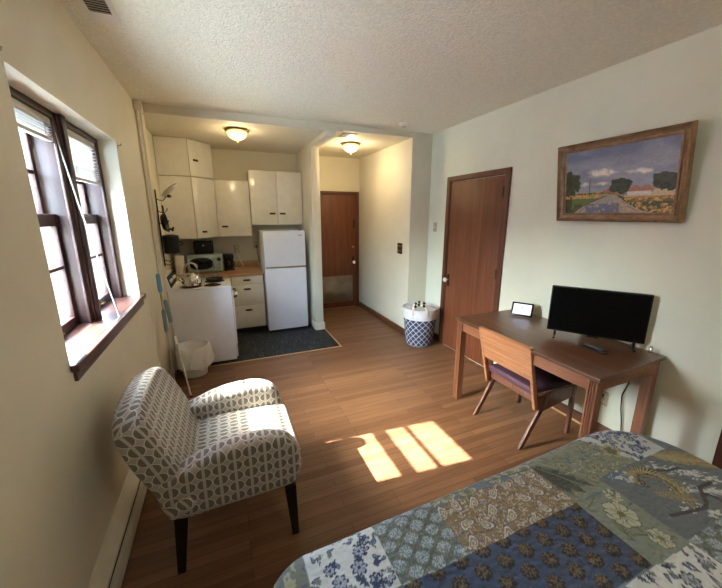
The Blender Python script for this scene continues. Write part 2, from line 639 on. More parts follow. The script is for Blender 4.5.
struct('wall_hall_back', B().box((1.2, 5.68, 0), (2.5, 5.78, 2.7)), 'wall')
struct('wall_hall_right', B().box((2.325, YB, 0), (XR + 0.12, 5.78, 2.7), 0.006), 'wall')
struct('wall_partition', B().box((1.195, 4.63, 0), (1.31, 5.78, 2.64), 0.006).box((1.195, YB + 0.002, 2.555), (1.31, 4.64, 2.64), 0.004), 'wall')
# baseboards
b = B().box((1.18, 4.612, 0.004), (1.325, 4.63, 0.11), 0.004).box((1.178, 4.63, 0.004), (1.195, 5.56, 0.11), 0.004).box((1.31, 4.612, 0.0), (1.327, 5.66, 0.11), 0.004)
struct('baseboard_partition', b, 'white_trim')
struct('baseboard_hall', B().box((2.305, YB - 0.016, 0), (2.325, 5.66, 0.085), 0.005), 'trim_y')
struct('baseboard_jog', B().box((2.305, YB - 0.018, 0), (XR, YB, 0.085), 0.005), 'trim_y')
b = B().box((2.602, YF, 0), (XR, 0.66, 0.09), 0.005).box((2.602, 0.80, 0), (XR, 2.55, 0.09), 0.005).box((2.602, 3.53, 0), (XR, YB - 0.02, 0.09), 0.005)
struct('baseboard_right', b, 'trim_y')
struct('trim_3', B().box((2.590, 0.80, 0), (2.603, 2.55, 0.016), 0.004), 'strip')
# pipe chase in the corner by the window wall
b = B().box((XL, YB - 0.085, 2.60), (-0.565, YB - 0.012, 2.688), 0.004)
b.tube([(XL + 0.018, YB - 0.045, 2.62), (XL + 0.018, YB - 0.045, 0.0)], 0.014)
struct('trim_4', b, 'white_trim')
# thin batten where the window wall ends
struct('trim_5', B().box((XL, 3.30, 0.25), (XL + 0.004, 3.312, 1.02)), 'wall')

# ---- windows
def window(name, y0, y1, blind_z):
    """double-hung wooden window, frame face at x=-0.735, opening y0..y1"""
    f = B()
    X0, X1 = -0.885, -0.735
    f.box((X0, y0, WZ0 + 0.02), (X1, y0 + 0.035, WZ1), 0.003)
    f.box((X0, y1 - 0.035, WZ0 + 0.02), (X1, y1, WZ1), 0.003)
    f.box((X0, y0, WZ1 - 0.035), (X1, y1, WZ1), 0.003)
    f.box((X1 - 0.012, y0 + 0.03, WZ0 + 0.02), (X1, y0 + 0.05, WZ1 - 0.03), 0.003)
    f.box((X1 - 0.012, y1 - 0.05, WZ0 + 0.02), (X1, y1 - 0.03, WZ1 - 0.03), 0.003)
    w = struct(name, f, 'sash')
    def sash(x, za, zb, zm, nm):
        s = B()
        a, c = y0 + 0.036, y1 - 0.036
        t = 0.036
        s.box((x - 0.018, a, za), (x + 0.018, a + t, zb), 0.004)
        s.box((x - 0.018, c - t, za), (x + 0.018, c, zb), 0.004)
        s.box((x - 0.018, a + t - 0.002, za), (x + 0.018, c - t + 0.002, za + (0.055 if nm == 'lower_sash' else 0.036)), 0.004)
        s.box((x - 0.018, a + t - 0.002, zb - (0.062 if nm == 'lower_sash' else 0.036)), (x + 0.018, c - t + 0.002, zb), 0.004)
        s.box((x - 0.014, a + t - 0.002, zm - 0.009), (x + 0.014, c - t + 0.002, zm + 0.009), 0.003)
        o = s.build(nm, 'sash', w)
        B().box((x - 0.002, a + 0.03, za + 0.03), (x + 0.002, c - 0.03, zb - 0.03)).build('pane', 'glass', o)
        return o
    lo = sash(-0.815, WZ0 + 0.02, 1.685, 1.405, 'lower_sash')
    sash(-0.857, 1.645, WZ1 - 0.03, 1.89, 'upper_sash')
    # lift and lock
    B().box((-0.797, (y0 + y1) / 2 - 0.03, 1.09), (-0.775, (y0 + y1) / 2 + 0.03, 1.10), 0.003).box((-0.797, (y0 + y1) / 2 - 0.03, 1.08), (-0.792, (y0 + y1) / 2 + 0.03, 1.10), 0.002).build('sash_lift', 'brass', lo)
    B().lathe([(0.016, 0), (0.016, 0.008), (0.006, 0.014), (0, 0.014)], (-0.815, (y0 + y1) / 2, 1.68), 16).build('sash_lock', 'brass', lo)
    return w
def blind(label, y0, y1, zb):
    bl = thing('window_blind', label, 'window blind', (-0.752, (y0 + y1) / 2, zb), 'raised blinds in the window recess')
    a, c = y0 + 0.05, y1 - 0.05
    B().box((-0.775, a, WZ1 - 0.075), (-0.742, c, WZ1 - 0.038), 0.004).build('headrail', 'blind', bl)
    s = B()
    z = zb + 0.03
    while z < WZ1 - 0.08:
        pr = [(-0.772, z - 0.006), (-0.758, z + 0.003), (-0.744, z + 0.005), (-0.744, z + 0.0062), (-0.758, z + 0.0042), (-0.772, z - 0.0048)]
        s.prism(pr, 1, a + 0.004, c - 0.004)
        z += 0.0125 if z < zb + 0.07 else 0.021
    s.build('slats', 'blind', bl)
    B().box((-0.772, a + 0.003, zb), (-0.745, c - 0.003, zb + 0.018), 0.004).build('bottom_rail', 'blind', bl)
    for y in (a + 0.08, c - 0.08):
        B().tube([(-0.743, y, zb + 0.01), (-0.743, y, WZ1 - 0.05)], 0.0012, 6).build('cord', 'blind', bl)
    return bl
Y1, Y2, Y3, Y4 = 1.71, 2.335, 2.405, 2.995
window('window_1', Y1, Y2, 2.03)
window('window_2', Y3, Y4, 1.90)
b = B().box((-0.885, Y2, WZ0 + 0.02), (-0.725, Y3, WZ1), 0.004).box((-0.885, WY0, WZ0 + 0.02), (-0.74, Y1, WZ1), 0.003)
b.box((-0.725, Y2 + 0.012, WZ0 + 0.02), (-0.712, Y3 - 0.012, WZ1), 0.003)
struct('window_mullion', b, 'sash')
struct('window_sill', B().box((-0.885, WY0 + 0.001, WZ0 - 0.0), (XL + 0.002, WY1 - 0.001, WZ0 + 0.022)).box((XL, WY0 - 0.01, WZ0 - 0.012), (XL + 0.032, WY1 + 0.06, WZ0 + 0.022), 0.006).box((XL, WY0 + 0.01, WZ0 - 0.06), (XL + 0.014, WY1 + 0.04, WZ0 - 0.012), 0.003), 'sill')
blind('white slatted blind raised high in the nearer window, mostly cut off by the recess', Y1, Y2, 2.04)
blind('white slatted blind lowered to a third of the farther window', Y3, Y4, 1.88)
wd_ = B().tube([(-0.742, 2.30, 2.12), (-0.70, 2.31, 1.75), (-0.612, 2.335, 1.085)], 0.0042, 8)
tag(rebase(wd_.build('blind_wand', 'blind'), (-0.612, 2.335, 1.085)), 'long white blind wand hanging in front of the window mullion down to the sill', 'blind wand')
# small hooks near the window recess corners
for i, (y, z, lb) in enumerate(((3.03, 2.165, 'small grey curtain bracket on the wall at the far top window corner'), (1.585, 2.20, 'small grey curtain bracket on the wall at the near top window corner'))):
    h_ = B().box((XL, y - 0.012, z - 0.02), (XL + 0.004, y + 0.012, z + 0.02), 0.001).tube([(XL + 0.003, y, z), (XL + 0.022, y, z), (XL + 0.026, y, z + 0.012)], 0.004, 8)
    tag(rebase(h_.build('curtain_bracket', 'steel'), (XL, y, z)), lb, 'bracket', 'curtain brackets')

# ---- outside
struct('ground_outside', B().box((-14, -12, -0.6), (-0.9, 22, -0.4)), 'concrete')
struct('building_outside', B().box((-10, -12, -0.4), (-8, 22, 3.0)), 'siding')
struct('sun_blocker_outside', B().box((-3.3, 2.672, -0.4), (-2.6, 3.75, 5.6)), 'blocker_red')  # unseen block added to shade the farther window; its form is made up

# ---- doors
def door(name, plane, a0, a1, ztop, axis, cas=0.06, kick=None, gap=0.008, sgn=-1):
    """plane: wall face coordinate; leaf lies in plane axis; casing around. axis 0: wall is x=const"""
    d = B()
    def bx(bb, p0, p1, u0, u1, z0, z1, bev=0.0):
        if axis == 0:
            bb.box((p0, u0, z0), (p1, u1, z1), bev)
        else:
            bb.box((u0, p0, z0), (u1, p1, z1), bev)
    o1 = plane + sgn * 0.022
    bx(d, plane, o1, a0, a0 + cas, 0, ztop, 0.005)
    bx(d, plane, o1, a1 - cas, a1, 0, ztop, 0.005)
    bx(d, plane, o1, a0 + cas, a1 - cas, ztop - cas, ztop, 0.005)
    bx(d, plane, plane + sgn * 0.014, a0 + cas, a0 + cas + 0.012, 0, ztop - cas)
    bx(d, plane, plane + sgn * 0.014, a1 - cas - 0.012, a1 - cas, 0, ztop - cas)
    r = struct(name, d, 'trim')
    l = B()
    bx(l, plane, plane + sgn * 0.008, a0 + cas + 0.014, a1 - cas - 0.014, gap, ztop - cas - 0.006, 0.002)
    leaf = l.build('door_leaf', 'door', r)
    return r, leaf
# right-hand door
d1, leaf1 = door('door_1', XR, 2.55, 3.535, 2.125, 0)
B().lathe([(0.006, 0), (0.006, -0.02), (0.012, -0.026), (0.026, -0.034), (0.030, -0.048), (0.024, -0.060), (0.0, -0.064)], (XR - 0.012, 3.415, 0.885), 24, 'X').build('door_knob', 'ceramic', leaf1)
B().box((XR - 0.012, 3.397, 0.80), (XR - 0.008, 3.433, 0.955), 0.0015).build('lock_plate', 'bronze', leaf1)
for z in (1.90, 1.08, 0.25):
    h_ = B().box((XR - 0.018, 2.606, z - 0.05), (XR - 0.006, 2.632, z + 0.05), 0.001).tube([(XR - 0.024, 2.62, z - 0.052), (XR - 0.024, 2.62, z + 0.052)], 0.006, 10)
    h_.build('hinge', 'bronze', leaf1)
# hall door
d2, leaf2 = door('door_2', 5.68, 1.44, 2.305, 2.075, 1)
B().box((1.53, 5.668, 0.11), (2.18, 5.672, 0.60), 0.0015).build('kick_plate', 'kick', leaf2)
B().lathe([(0.006, 0), (0.006, -0.02), (0.026, -0.034), (0.030, -0.048), (0.024, -0.060), (0.0, -0.064)], (2.19, 5.668, 0.845), 24, 'Y').build('door_knob', 'ceramic', leaf2)
B().box((2.17, 5.668, 0.79), (2.21, 5.672, 0.95), 0.001).build('lock_plate', 'bronze', leaf2)
B().lathe([(0.018, 0), (0.018, -0.012), (0.006, -0.016), (0, -0.016)], (2.19, 5.670, 1.12), 20, 'Y').build('deadbolt', 'brass', leaf2)
B().box((2.19, 5.663, 1.45), (2.225, 5.672, 1.60), 0.002).build('door_latch', 'bronze', leaf2)
# door frame at the right edge, beside the bed
d3, leaf3 = door('door_3', XR, -0.12, 0.775, 2.12, 0)

# ------------------------------------------------------------------ fixed small things
# ceiling register
v_ = thing('ceiling_vent', 'white ceiling vent with a dark grille, at the top left corner', 'vent', (-0.465, 2.25, ZC))
b = B().box((-0.535, 2.06, ZC - 0.008), (-0.395, 2.45, ZC - 0.0), 0.003)
b.build('vent_plate', 'white_plastic', v_)
b = B().box((-0.512, 2.08, ZC - 0.0095), (-0.418, 2.335, ZC - 0.0075))
g_ = b.build('vent_grille', 'heater_in', v_)
s_ = B()
for i in range(11):
    y = 2.09 + i * 0.023
    s_.box((-0.512, y, ZC - 0.012), (-0.418, y + 0.006, ZC - 0.0085))
s_.build('vent_slats', 'steel', v_)
# smoke detector
sd = thing('smoke_detector', 'round white smoke detector on the ceiling near the hall', 'smoke detector', (2.03, 3.62, ZC))
B().lathe([(0.062, 0), (0.062, -0.012), (0.056, -0.026), (0.040, -0.034), (0, -0.034)], (2.03, 3.62, ZC), 40).build('housing', 'white_plastic', sd)
B().lathe([(0.022, -0.034), (0.022, -0.038), (0, -0.038)], (2.03, 3.62, ZC), 24).build('sensor_cap', 'ivory_plastic', sd)
# slot vent at the hall ceiling
b = B().box((1.43, 4.0, 2.617), (1.62, 4.22, 2.626), 0.002)
hv = thing('hall_vent', 'small dark slotted vent in the hall ceiling beside the step', 'vent', (1.52, 4.1, 2.625))
b.build('vent_plate', 'ivory_plastic', hv)
B().box((1.44, 4.02, 2.614), (1.53, 4.20, 2.618)).build('vent_slot', 'heater_in', hv)

def ceiling_light(x, y, z, label, power, colour=(1.0, 0.78, 0.46)):
    t = thing('ceiling_light', label, 'ceiling light', (x, y, z), 'flush ceiling lights')
    B().lathe([(0.118, 0), (0.122, -0.010), (0.130, -0.016), (0.128, -0.024), (0.112, -0.030), (0.100, -0.030), (0.100, 0)], (x, y, z), 48).build('metal_rim', 'brass', t)
    B().lathe([(0.108, -0.028), (0.106, -0.045), (0.094, -0.070), (0.070, -0.092), (0.040, -0.106), (0.0, -0.112)], (x, y, z), 48).build('glass_bowl', 'bowl', t)
    B().lathe([(0.0, -0.108), (0.010, -0.112), (0.013, -0.120), (0.007, -0.127), (0.005, -0.134), (0, -0.138)], (x, y, z), 20).build('finial', 'brass', t)
    lamp('bulb', (x, y, z - 0.19), power, colour, 0.08)
    return t
ceiling_light(0.265, 4.27, 2.61, 'lit flush ceiling light with brass rim over the kitchen floor', 2.4)
ceiling_light(1.735, 4.55, 2.625, 'lit flush ceiling light with brass rim in the hall, before the far door', 5.0)

ceiling_light(1.25, -0.75, ZC, 'added flush ceiling light, unseen behind the viewer, as fill for the bed', 6.5, (1.0, 0.92, 0.80))  # added out of view to brighten the bed and right wall
# thermostat, switches
t = thing('wall_switch', 'ivory light switch on the right wall, left of the near door', 'switch', (XR, 3.765, 1.525), 'wall plates')
B().box((XR - 0.007, 3.728, 1.465), (XR, 3.802, 1.585), 0.003).build('cover_plate', 'ivory_plastic', t)
B().box((XR - 0.018, 3.759, 1.512), (XR - 0.006, 3.771, 1.538), 0.003).build('toggle', 'white_plastic', t)
t = thing('switch_panel', 'dark brown double switch panel on the hall wall', 'switch', (2.325, 4.17, 1.22), 'wall plates')
B().box((2.318, 4.10, 1.145), (2.325, 4.235, 1.295), 0.003).build('cover_plate', 'amber', t)
for z in (1.255, 1.185):
    B().box((2.314, 4.125, z - 0.012), (2.319, 4.21, z + 0.012), 0.002).build('rocker', 'brass', t)

def outlet(x, y, z, axis, label, cat='outlet', plug=False):
    t = thing('wall_outlet', label, cat, (x, y, z), 'wall plates')
    def bx(bb, d0, d1, u0, u1, z0, z1, bev=0):
        if axis == 1:
            bb.box((x + u0, y - d1, z + z0), (x + u1, y - d0, z + z1), bev)
        else:
            bb.box((x - d1, y + u0, z + z0), (x - d0, y + u1, z + z1), bev)
    bb = B(); bx(bb, 0, 0.006, -0.038, 0.038, -0.058, 0.058, 0.0025); bb.build('cover_plate', 'ivory_plastic', t)
    for s in (-1, 1):
        bb = B(); bx(bb, 0.005, 0.009, -0.017, 0.017, s * 0.026 - 0.015, s * 0.026 + 0.015, 0.003)
        q = bb.build('socket', 'cardboard', t)
        bb = B(); bx(bb, 0.0085, 0.0098, -0.008, -0.005, s * 0.026 - 0.004, s * 0.026 + 0.006); bx(bb, 0.0085, 0.0098, 0.005, 0.008, s * 0.026 - 0.004, s * 0.026 + 0.006)
        bb.build('slots', 'black', q)
    return t
outlet(0.205, YW, 1.165, 1, 'outlet on the kitchen wall above the coffee maker')
outlet(0.50, YW, 1.22, 1, 'outlet on the kitchen wall beside the fridge, with a black cord plugged in')
outlet(XR, 1.43, 0.305, 0, 'outlet with a black plug on the right wall under the desk')

# baseboard heater
ht = thing('baseboard_heater', 'long beige baseboard heater along the window wall behind the armchair', 'heater', (XL + 0.03, 1.2, 0))
y0, y1 = -1.2, 2.62
B().prism([(XL, 0.03), (XL, 0.205), (XL + 0.012, 0.205), (XL + 0.058, 0.165), (XL + 0.058, 0.150), (XL + 0.010, 0.188), (XL + 0.010, 0.03)], 1, y0, y1, 0).build('back_panel', 'heater', ht)
B().box((XL + 0.010, y0 + 0.004, 0.035), (XL + 0.050, y1 - 0.004, 0.145)).build('fin_core', 'heater_in', ht)
B().prism([(XL + 0.052, 0.02), (XL + 0.064, 0.02), (XL + 0.070, 0.05), (XL + 0.070, 0.112), (XL + 0.064, 0.128), (XL + 0.055, 0.128)], 1, y0, y1, 0).build('front_panel', 'heater', ht)
for y in (y0, y1 - 0.012):
    B().box((XL, y, 0.0), (XL + 0.072, y + 0.012, 0.207), 0.003).build('end_cap', 'heater', ht)

# ------------------------------------------------------------------ kitchen
# corner wall cabinet, diagonal door
cx0, cy0, cy1, cx1 = KX + 0.005, 4.94, 5.575, -0.035
poly = [(cx0, cy0), (-0.305, cy0), (cx1, 5.235), (cx1, cy1), (cx0, cy1)]
def corner_unit(z0, z1, label, hz):
    t = thing('corner_cabinet', label, 'cabinet', ((cx0 + cx1) / 2, 5.3, z0), 'white kitchen wall cabinets')
    B().prism(poly, 2, z0, z1, 0.003, 2).build('cabinet_body', 'cab', t)
    A, D = Vector((-0.305, cy0, 0)), Vector((cx1, 5.235, 0))
    d = (D - A).normalized()
    n = Vector((d.y, -d.x, 0))
    Mx = Matrix(((d.x, n.x, 0, A.x), (d.y, n.y, 0, A.y), (0, 0, 1, 0), (0, 0, 0, 1)))
    L = (D - A).length
    dr = B(Mx).box((0.006, 0.002, z0 + 0.006), (L - 0.006, 0.018, z1 - 0.006), 0.004).build('cabinet_door', 'cab', t)
    pull(Mx, 0.07 if hz > 2 else 0.10, 0.018, hz, dr)
    return t
def pull(Mx, u, v, z, parent, w=0.075):
    h_ = B(Mx)
    h_.box((u - 0.004, v - 0.002, z - 0.013), (u + w + 0.004, v + 0.003, z + 0.013), 0.002)
    h_.tube([(u + 0.008, v, z), (u + 0.014, v + 0.018, z - 0.003), (u + w / 2, v + 0.024, z - 0.005), (u + w - 0.014, v + 0.018, z - 0.003), (u + w - 0.008, v, z)], 0.005, 8)
    return h_.build('handle', 'bronze', parent)
corner_unit(2.160, 2.604, 'small white corner cabinet stacked at the top left, under the kitchen ceiling', 2.36)
corner_unit(1.375, 2.154, 'tall white corner wall cabinet with a diagonal door, left of the wall cabinets', 1.46)
# rear-facing frame: v towards the camera
def facing(y):
    return Matrix(((1, 0, 0, 0), (0, -1, 0, y), (0, 0, 1, 0), (0, 0, 0, 1)))
t = thing('wall_cabinet', 'white single-door wall cabinet above the toaster and coffee maker', 'cabinet', (0.2, 5.4, 1.365), 'white kitchen wall cabinets')
B().box((-0.030, 5.235, 1.375), (0.425, 5.575, 2.150), 0.003).build('cabinet_body', 'cab', t)
dr = B(facing(5.235)).box((-0.024, 0.001, 1.381), (0.418, 0.018, 2.144), 0.004).build('cabinet_door', 'cab', t)
pull(facing(5.217), 0.025, 0.0, 1.52, dr)
t = thing('wall_cabinet', 'white double-door wall cabinet above the fridge', 'cabinet', (0.8, 5.4, 1.53), 'white kitchen wall cabinets')
B().box((0.432, 5.215, 1.535), (1.185, 5.575, 2.300), 0.003).build('cabinet_body', 'cab', t)
dr = B(facing(5.215)).box((0.437, 0.001, 1.542), (0.808, 0.018, 2.293), 0.004).build('cabinet_door', 'cab', t)
pull(facing(5.197), 0.695, 0.0, 1.70, dr)
dr = B(facing(5.215)).box((0.813, 0.001, 1.542), (1.180, 0.018, 2.293), 0.004).build('cabinet_door', 'cab', t)
pull(facing(5.197), 0.845, 0.0, 1.70, dr)

# base cabinet with drawers
t = thing('drawer_cabinet', 'white three-drawer base cabinet between stove and fridge', 'cabinet', (0.29, 5.2, 0))
B().box((0.075, 4.915, 0.075), (0.505, 5.55, 0.845), 0.002).build('cabinet_body', 'cab', t)
B().box((0.085, 4.97, 0.004), (0.495, 5.5, 0.08)).build('toe_kick', 'toe', t)
for z0, z1 in ((0.722, 0.838), (0.415, 0.714), (0.085, 0.407)):
    q = B(facing(4.915)).box((0.082, 0.001, z0), (0.498, 0.018, z1), 0.004).build('drawer', 'cab', t)
    pull(facing(4.897), 0.235, 0.0, z1 - 0.062 if z1 < 0.8 else 0.782, q, 0.085)
# base unit under the sink, along the left wall and in the corner
t = thing('sink_cabinet', 'white base cabinet behind the stove carrying the sink', 'cabinet', (-0.3, 5.0, 0))
B().prism([(KX + 0.005, 4.47), (0.02, 4.47), (0.02, 4.92), (0.07, 4.92), (0.07, 5.57), (KX + 0.005, 5.57)], 2, 0.075, 0.845).build('cabinet_body', 'cab', t)
B().box((KX + 0.01, 4.5, 0.004), (-0.03, 5.5, 0.08)).build('toe_kick', 'toe', t)
# continuous worktop with a hole for the sink: built around it
t = thing('worktop', 'tan laminate worktop with backsplash running from the stove to the fridge', 'worktop', (0.0, 5.1, 0.847))
sx0, sx1, sy0, sy1 = -0.50, -0.06, 4.55, 4.95
b = B()
zt0, zt1 = 0.847, 0.885
b.box((KX + 0.004, 4.465, zt0), (sx0, 5.57, zt1)).box((sx1, 4.465, zt0), (0.045, 5.57, zt1))
b.box((sx0, 4.465, zt0), (sx1, sy0, zt1)).box((sx0, sy1, zt0), (sx1, 5.57, zt1)).box((0.045, 4.875, zt0), (0.512, 5.57, zt1))
b.build('worktop_slab', 'counter', t)
B().box((0.045, 4.871, zt0 - 0.002), (0.515, 4.877, zt1 + 0.001), 0.001).build('front_edge', 'counter', t)
B().box((KX + 0.004, 5.552, zt1), (0.512, 5.575, zt1 + 0.09), 0.003).build('backsplash', 'counter', t)
t = thing('sink', 'stainless sink set in the worktop behind the stove', 'sink', (-0.28, 4.75, 0.74))
b = B()
b.box((sx0 - 0.012, sy0 - 0.012, zt1), (sx0 + 0.015, sy1 + 0.012, zt1 + 0.005), 0.002).box((sx1 - 0.015, sy0 - 0.012, zt1), (sx1 + 0.012, sy1 + 0.012, zt1 + 0.005), 0.002)
b.box((sx0, sy0 - 0.012, zt1), (sx1, sy0 + 0.015, zt1 + 0.005), 0.002).box((sx0, sy1 - 0.03, zt1), (sx1, sy1 + 0.012, zt1 + 0.005), 0.002)
b.build('rim', 'stainless_sink', t)
b = B().box((sx0 + 0.005, sy0 + 0.005, 0.735), (sx1 - 0.005, sy1 - 0.02, 0.740)).box((sx0 + 0.003, sy0 + 0.003, 0.735), (sx0 + 0.008, sy1 - 0.02, zt1)).box((sx1 - 0.008, sy0 + 0.003, 0.735), (sx1 - 0.003, sy1 - 0.02, zt1)).box((sx0 + 0.005, sy0 + 0.003, 0.735), (sx1 - 0.005, sy0 + 0.008, zt1)).box((sx0 + 0.005, sy1 - 0.025, 0.735), (sx1 - 0.005, sy1 - 0.02, zt1))
b.build('basin', 'stainless_sink', t)
b = B().tube([(-0.47, 4.78, 0.885), (-0.47, 4.78, 1.02), (-0.44, 4.78, 1.07), (-0.38, 4.78, 1.08), (-0.33, 4.78, 1.05), (-0.32, 4.78, 1.02)], 0.010, 12)
b.lathe([(0.03, 0), (0.03, 0.02), (0.014, 0.03), (0, 0.03)], (-0.47, 4.78, 0.885), 20)
b.build('faucet', 'chrome', t)

# stove
t = thing('stove', 'narrow white electric stove seen from its blank side at the kitchen entrance', 'stove', (-0.28, 4.18, 0.004))
b = B().box((-0.578, 3.945, 0.02), (0.050, 4.455, 0.885), 0.006)
b.build('stove_body', 'white_enamel', t)
B().box((KX + 0.05, 3.965, 0.0035), (0.03, 4.435, 0.03)).build('plinth', 'toe', t)
B().box((KX + 0.03, 3.943, 0.885), (0.056, 4.457, 0.903), 0.006, 3).build('cooktop', 'white_enamel', t)
bg_ = B().prism([(KX + 0.03, 0.903), (KX + 0.12, 0.903), (KX + 0.085, 1.055), (KX + 0.03, 1.055)], 1, 3.955, 4.445, 0.006).build('control_panel', 'white_enamel', t)
B().prism([(KX + 0.115, 0.925), (KX + 0.124, 0.925), (KX + 0.096, 1.04), (KX + 0.088, 1.04)], 1, 3.975, 4.425, 0.002).build('panel_face', 'black', bg_)
for y in (4.03, 4.12, 4.28, 4.37):
    B().lathe([(0.020, 0), (0.020, 0.014), (0.014, 0.022), (0, 0.022)], (KX + 0.106, y, 0.985), 20, 'X').build('control_knob', 'white_plastic', bg_)
for x, y, r in ((-0.12, 4.31, 0.098), (-0.14, 4.07, 0.075), (-0.38, 4.33, 0.075), (-0.36, 4.07, 0.098)):
    q = B().lathe([(r + 0.012, 0.001), (r + 0.014, 0.006), (r, 0.002), (0.0, -0.001)], (x, y, 0.903), 36).build('drip_pan', 'chrome', t)
    c_ = B()
    pts = [(x + (0.018 + (r - 0.018) * i / 70) * math.cos(i * 0.36), y + (0.018 + (r - 0.018) * i / 70) * math.sin(i * 0.36), 0.913) for i in range(71)]
    c_.tube(pts, 0.0045, 6).build('coil', 'iron', q)
dr = B().box((0.050, 3.965, 0.20), (0.070, 4.435, 0.80), 0.006).build('oven_door', 'white_enamel', t)
b = B().tube([(0.068, 3.99, 0.765), (0.098, 3.99, 0.775), (0.100, 4.0, 0.775), (0.100, 4.40, 0.775), (0.098, 4.41, 0.775), (0.068, 4.41, 0.765)], 0.011, 10)
b.build('handle', 'black', dr)
B().box((0.050, 3.965, 0.045), (0.066, 4.435, 0.185), 0.005).build('storage_drawer', 'white_enamel', t)
b = B().box((0.111, 4.0, 0.66), (0.115, 4.16, 0.787), 0.002).box((0.085, 4.0, 0.70), (0.089, 4.16, 0.787), 0.002).box((0.085, 4.0, 0.785), (0.115, 4.16, 0.790), 0.002)
tag(rebase(b.build('dish_towel', 'cardboard'), (0.10, 4.08, 0.66)), 'white dish towel folded over the stove front handle', 'towel')

# black skillet lid on back burner
t = thing('skillet', 'flat black skillet standing on the right rear burner of the stove', 'pan', (-0.12, 4.31, 0.9175))
B().lathe([(0.0, 0.0), (0.078, 0.0), (0.094, 0.012), (0.099, 0.026), (0.095, 0.026), (0.088, 0.012), (0.074, 0.005), (0, 0.005)], (-0.12, 4.31, 0.9175), 40).build('pan_body', 'iron', t)
# kettle
kx, ky, kz = -0.345, 4.06, 0.9175
t = thing('kettle', 'round polished steel kettle with arched handle on the front burner', 'kettle', (kx, ky, kz))
B().lathe([(0.0, 0), (0.080, 0), (0.096, 0.012), (0.102, 0.045), (0.096, 0.085), (0.072, 0.122), (0.045, 0.138), (0, 0.138)], (kx, ky, kz), 40).build('kettle_body', 'chrome', t)
B().lathe([(0.044, 0.136), (0.040, 0.144), (0.020, 0.150), (0.0, 0.151)], (kx, ky, kz), 30).lathe([(0.006, 0.148), (0.013, 0.162), (0.013, 0.168), (0, 0.172)], (kx, ky, kz), 20).build('kettle_lid', 'chrome', t)
hp = [(kx + 0.078 * math.cos(a), ky, kz + 0.100 + 0.155 * math.sin(a)) for a in [math.pi * i / 16 for i in range(17)]]
B().tube(hp, [0.005] * 4 + [0.008] * 9 + [0.005] * 4, 10).build('handle', 'steel', t)
B().tube([(kx - 0.085, ky - 0.01, kz + 0.05), (kx - 0.115, ky - 0.012, kz + 0.085), (kx - 0.128, ky - 0.014, kz + 0.115)], [0.020, 0.014, 0.011], 12).build('spout', 'chrome', t)

# microwave
mx0, mx1, my, mz = -0.468, -0.010, 5.12, 0.896
t = thing('microwave', 'mint green retro microwave with oval black window on the worktop', 'microwave', ((mx0 + mx1) / 2, my + 0.16, 0.885))
B().box((mx0, my, mz), (mx1, my + 0.33, mz + 0.245), 0.012, 3).build('housing', 'mint', t)
for x in (mx0 + 0.04, mx1 - 0.04):
    for y in (my + 0.04, my + 0.29):
        B().lathe([(0.014, 0), (0.014, 0.014), (0, 0.014)], (x, y, 0.885), 16).build('foot', 'black', t)
md = B().box((mx0 + 0.006, my - 0.014, mz + 0.008), (mx1 - 0.105, my - 0.001, mz + 0.237), 0.006, 3).build('door', 'mint', t)
n_ = 40
wx, wz, wa, wb = (mx0 + mx1 - 0.10) / 2, mz + 0.124, 0.148, 0.082
op = [(wx + wa * math.copysign(abs(math.cos(2 * math.pi * i / n_)) ** 0.75, math.cos(2 * math.pi * i / n_)), wz + wb * math.copysign(abs(math.sin(2 * math.pi * i / n_)) ** 0.75, math.sin(2 * math.pi * i / n_))) for i in range(n_)]
B().prism(op, 1, my - 0.019, my - 0.012, 0.002).build('door_window', 'blackglass', md)
B().tube([(mx1 - 0.122, my - 0.014, mz + 0.05), (mx1 - 0.122, my - 0.036, mz + 0.06), (mx1 - 0.122, my - 0.036, mz + 0.19), (mx1 - 0.122, my - 0.014, mz + 0.20)], 0.006, 10).build('handle', 'chrome', md)
B().lathe([(0.026, 0), (0.026, -0.012), (0.022, -0.020), (0, -0.020)], (mx1 - 0.05, my, mz + 0.175), 30, 'Y').build('dial', 'black', t)
for dz in (0.10, 0.055):
    B().lathe([(0.011, 0), (0.011, -0.006), (0, -0.008)], (mx1 - 0.05, my, mz + dz), 20, 'Y').build('button', 'chrome', t)

# toaster on the microwave
tx, ty, tz = -0.245, 5.28, mz + 0.245
t = thing('toaster', 'black two-slot toaster standing on top of the microwave', 'toaster', (tx, ty, tz))
B().box((tx - 0.128, ty - 0.085, tz + 0.01), (tx + 0.128, ty + 0.085, tz + 0.188), 0.030, 5).build('housing', 'tvblack', t)
B().box((tx - 0.118, ty - 0.075, tz), (tx + 0.118, ty + 0.075, tz + 0.014), 0.003).build('base', 'black', t)
B().box((tx - 0.095, ty - 0.045, tz + 0.186), (tx + 0.095, ty - 0.015, tz + 0.1895), 0.001).box((tx - 0.095, ty + 0.015, tz + 0.186), (tx + 0.095, ty + 0.045, tz + 0.1895), 0.001).build('slot_rims', 'chrome', t)
B().box((tx - 0.012, ty - 0.100, tz + 0.115), (tx + 0.012, ty - 0.083, tz + 0.130), 0.003).build('lever', 'chrome', t)
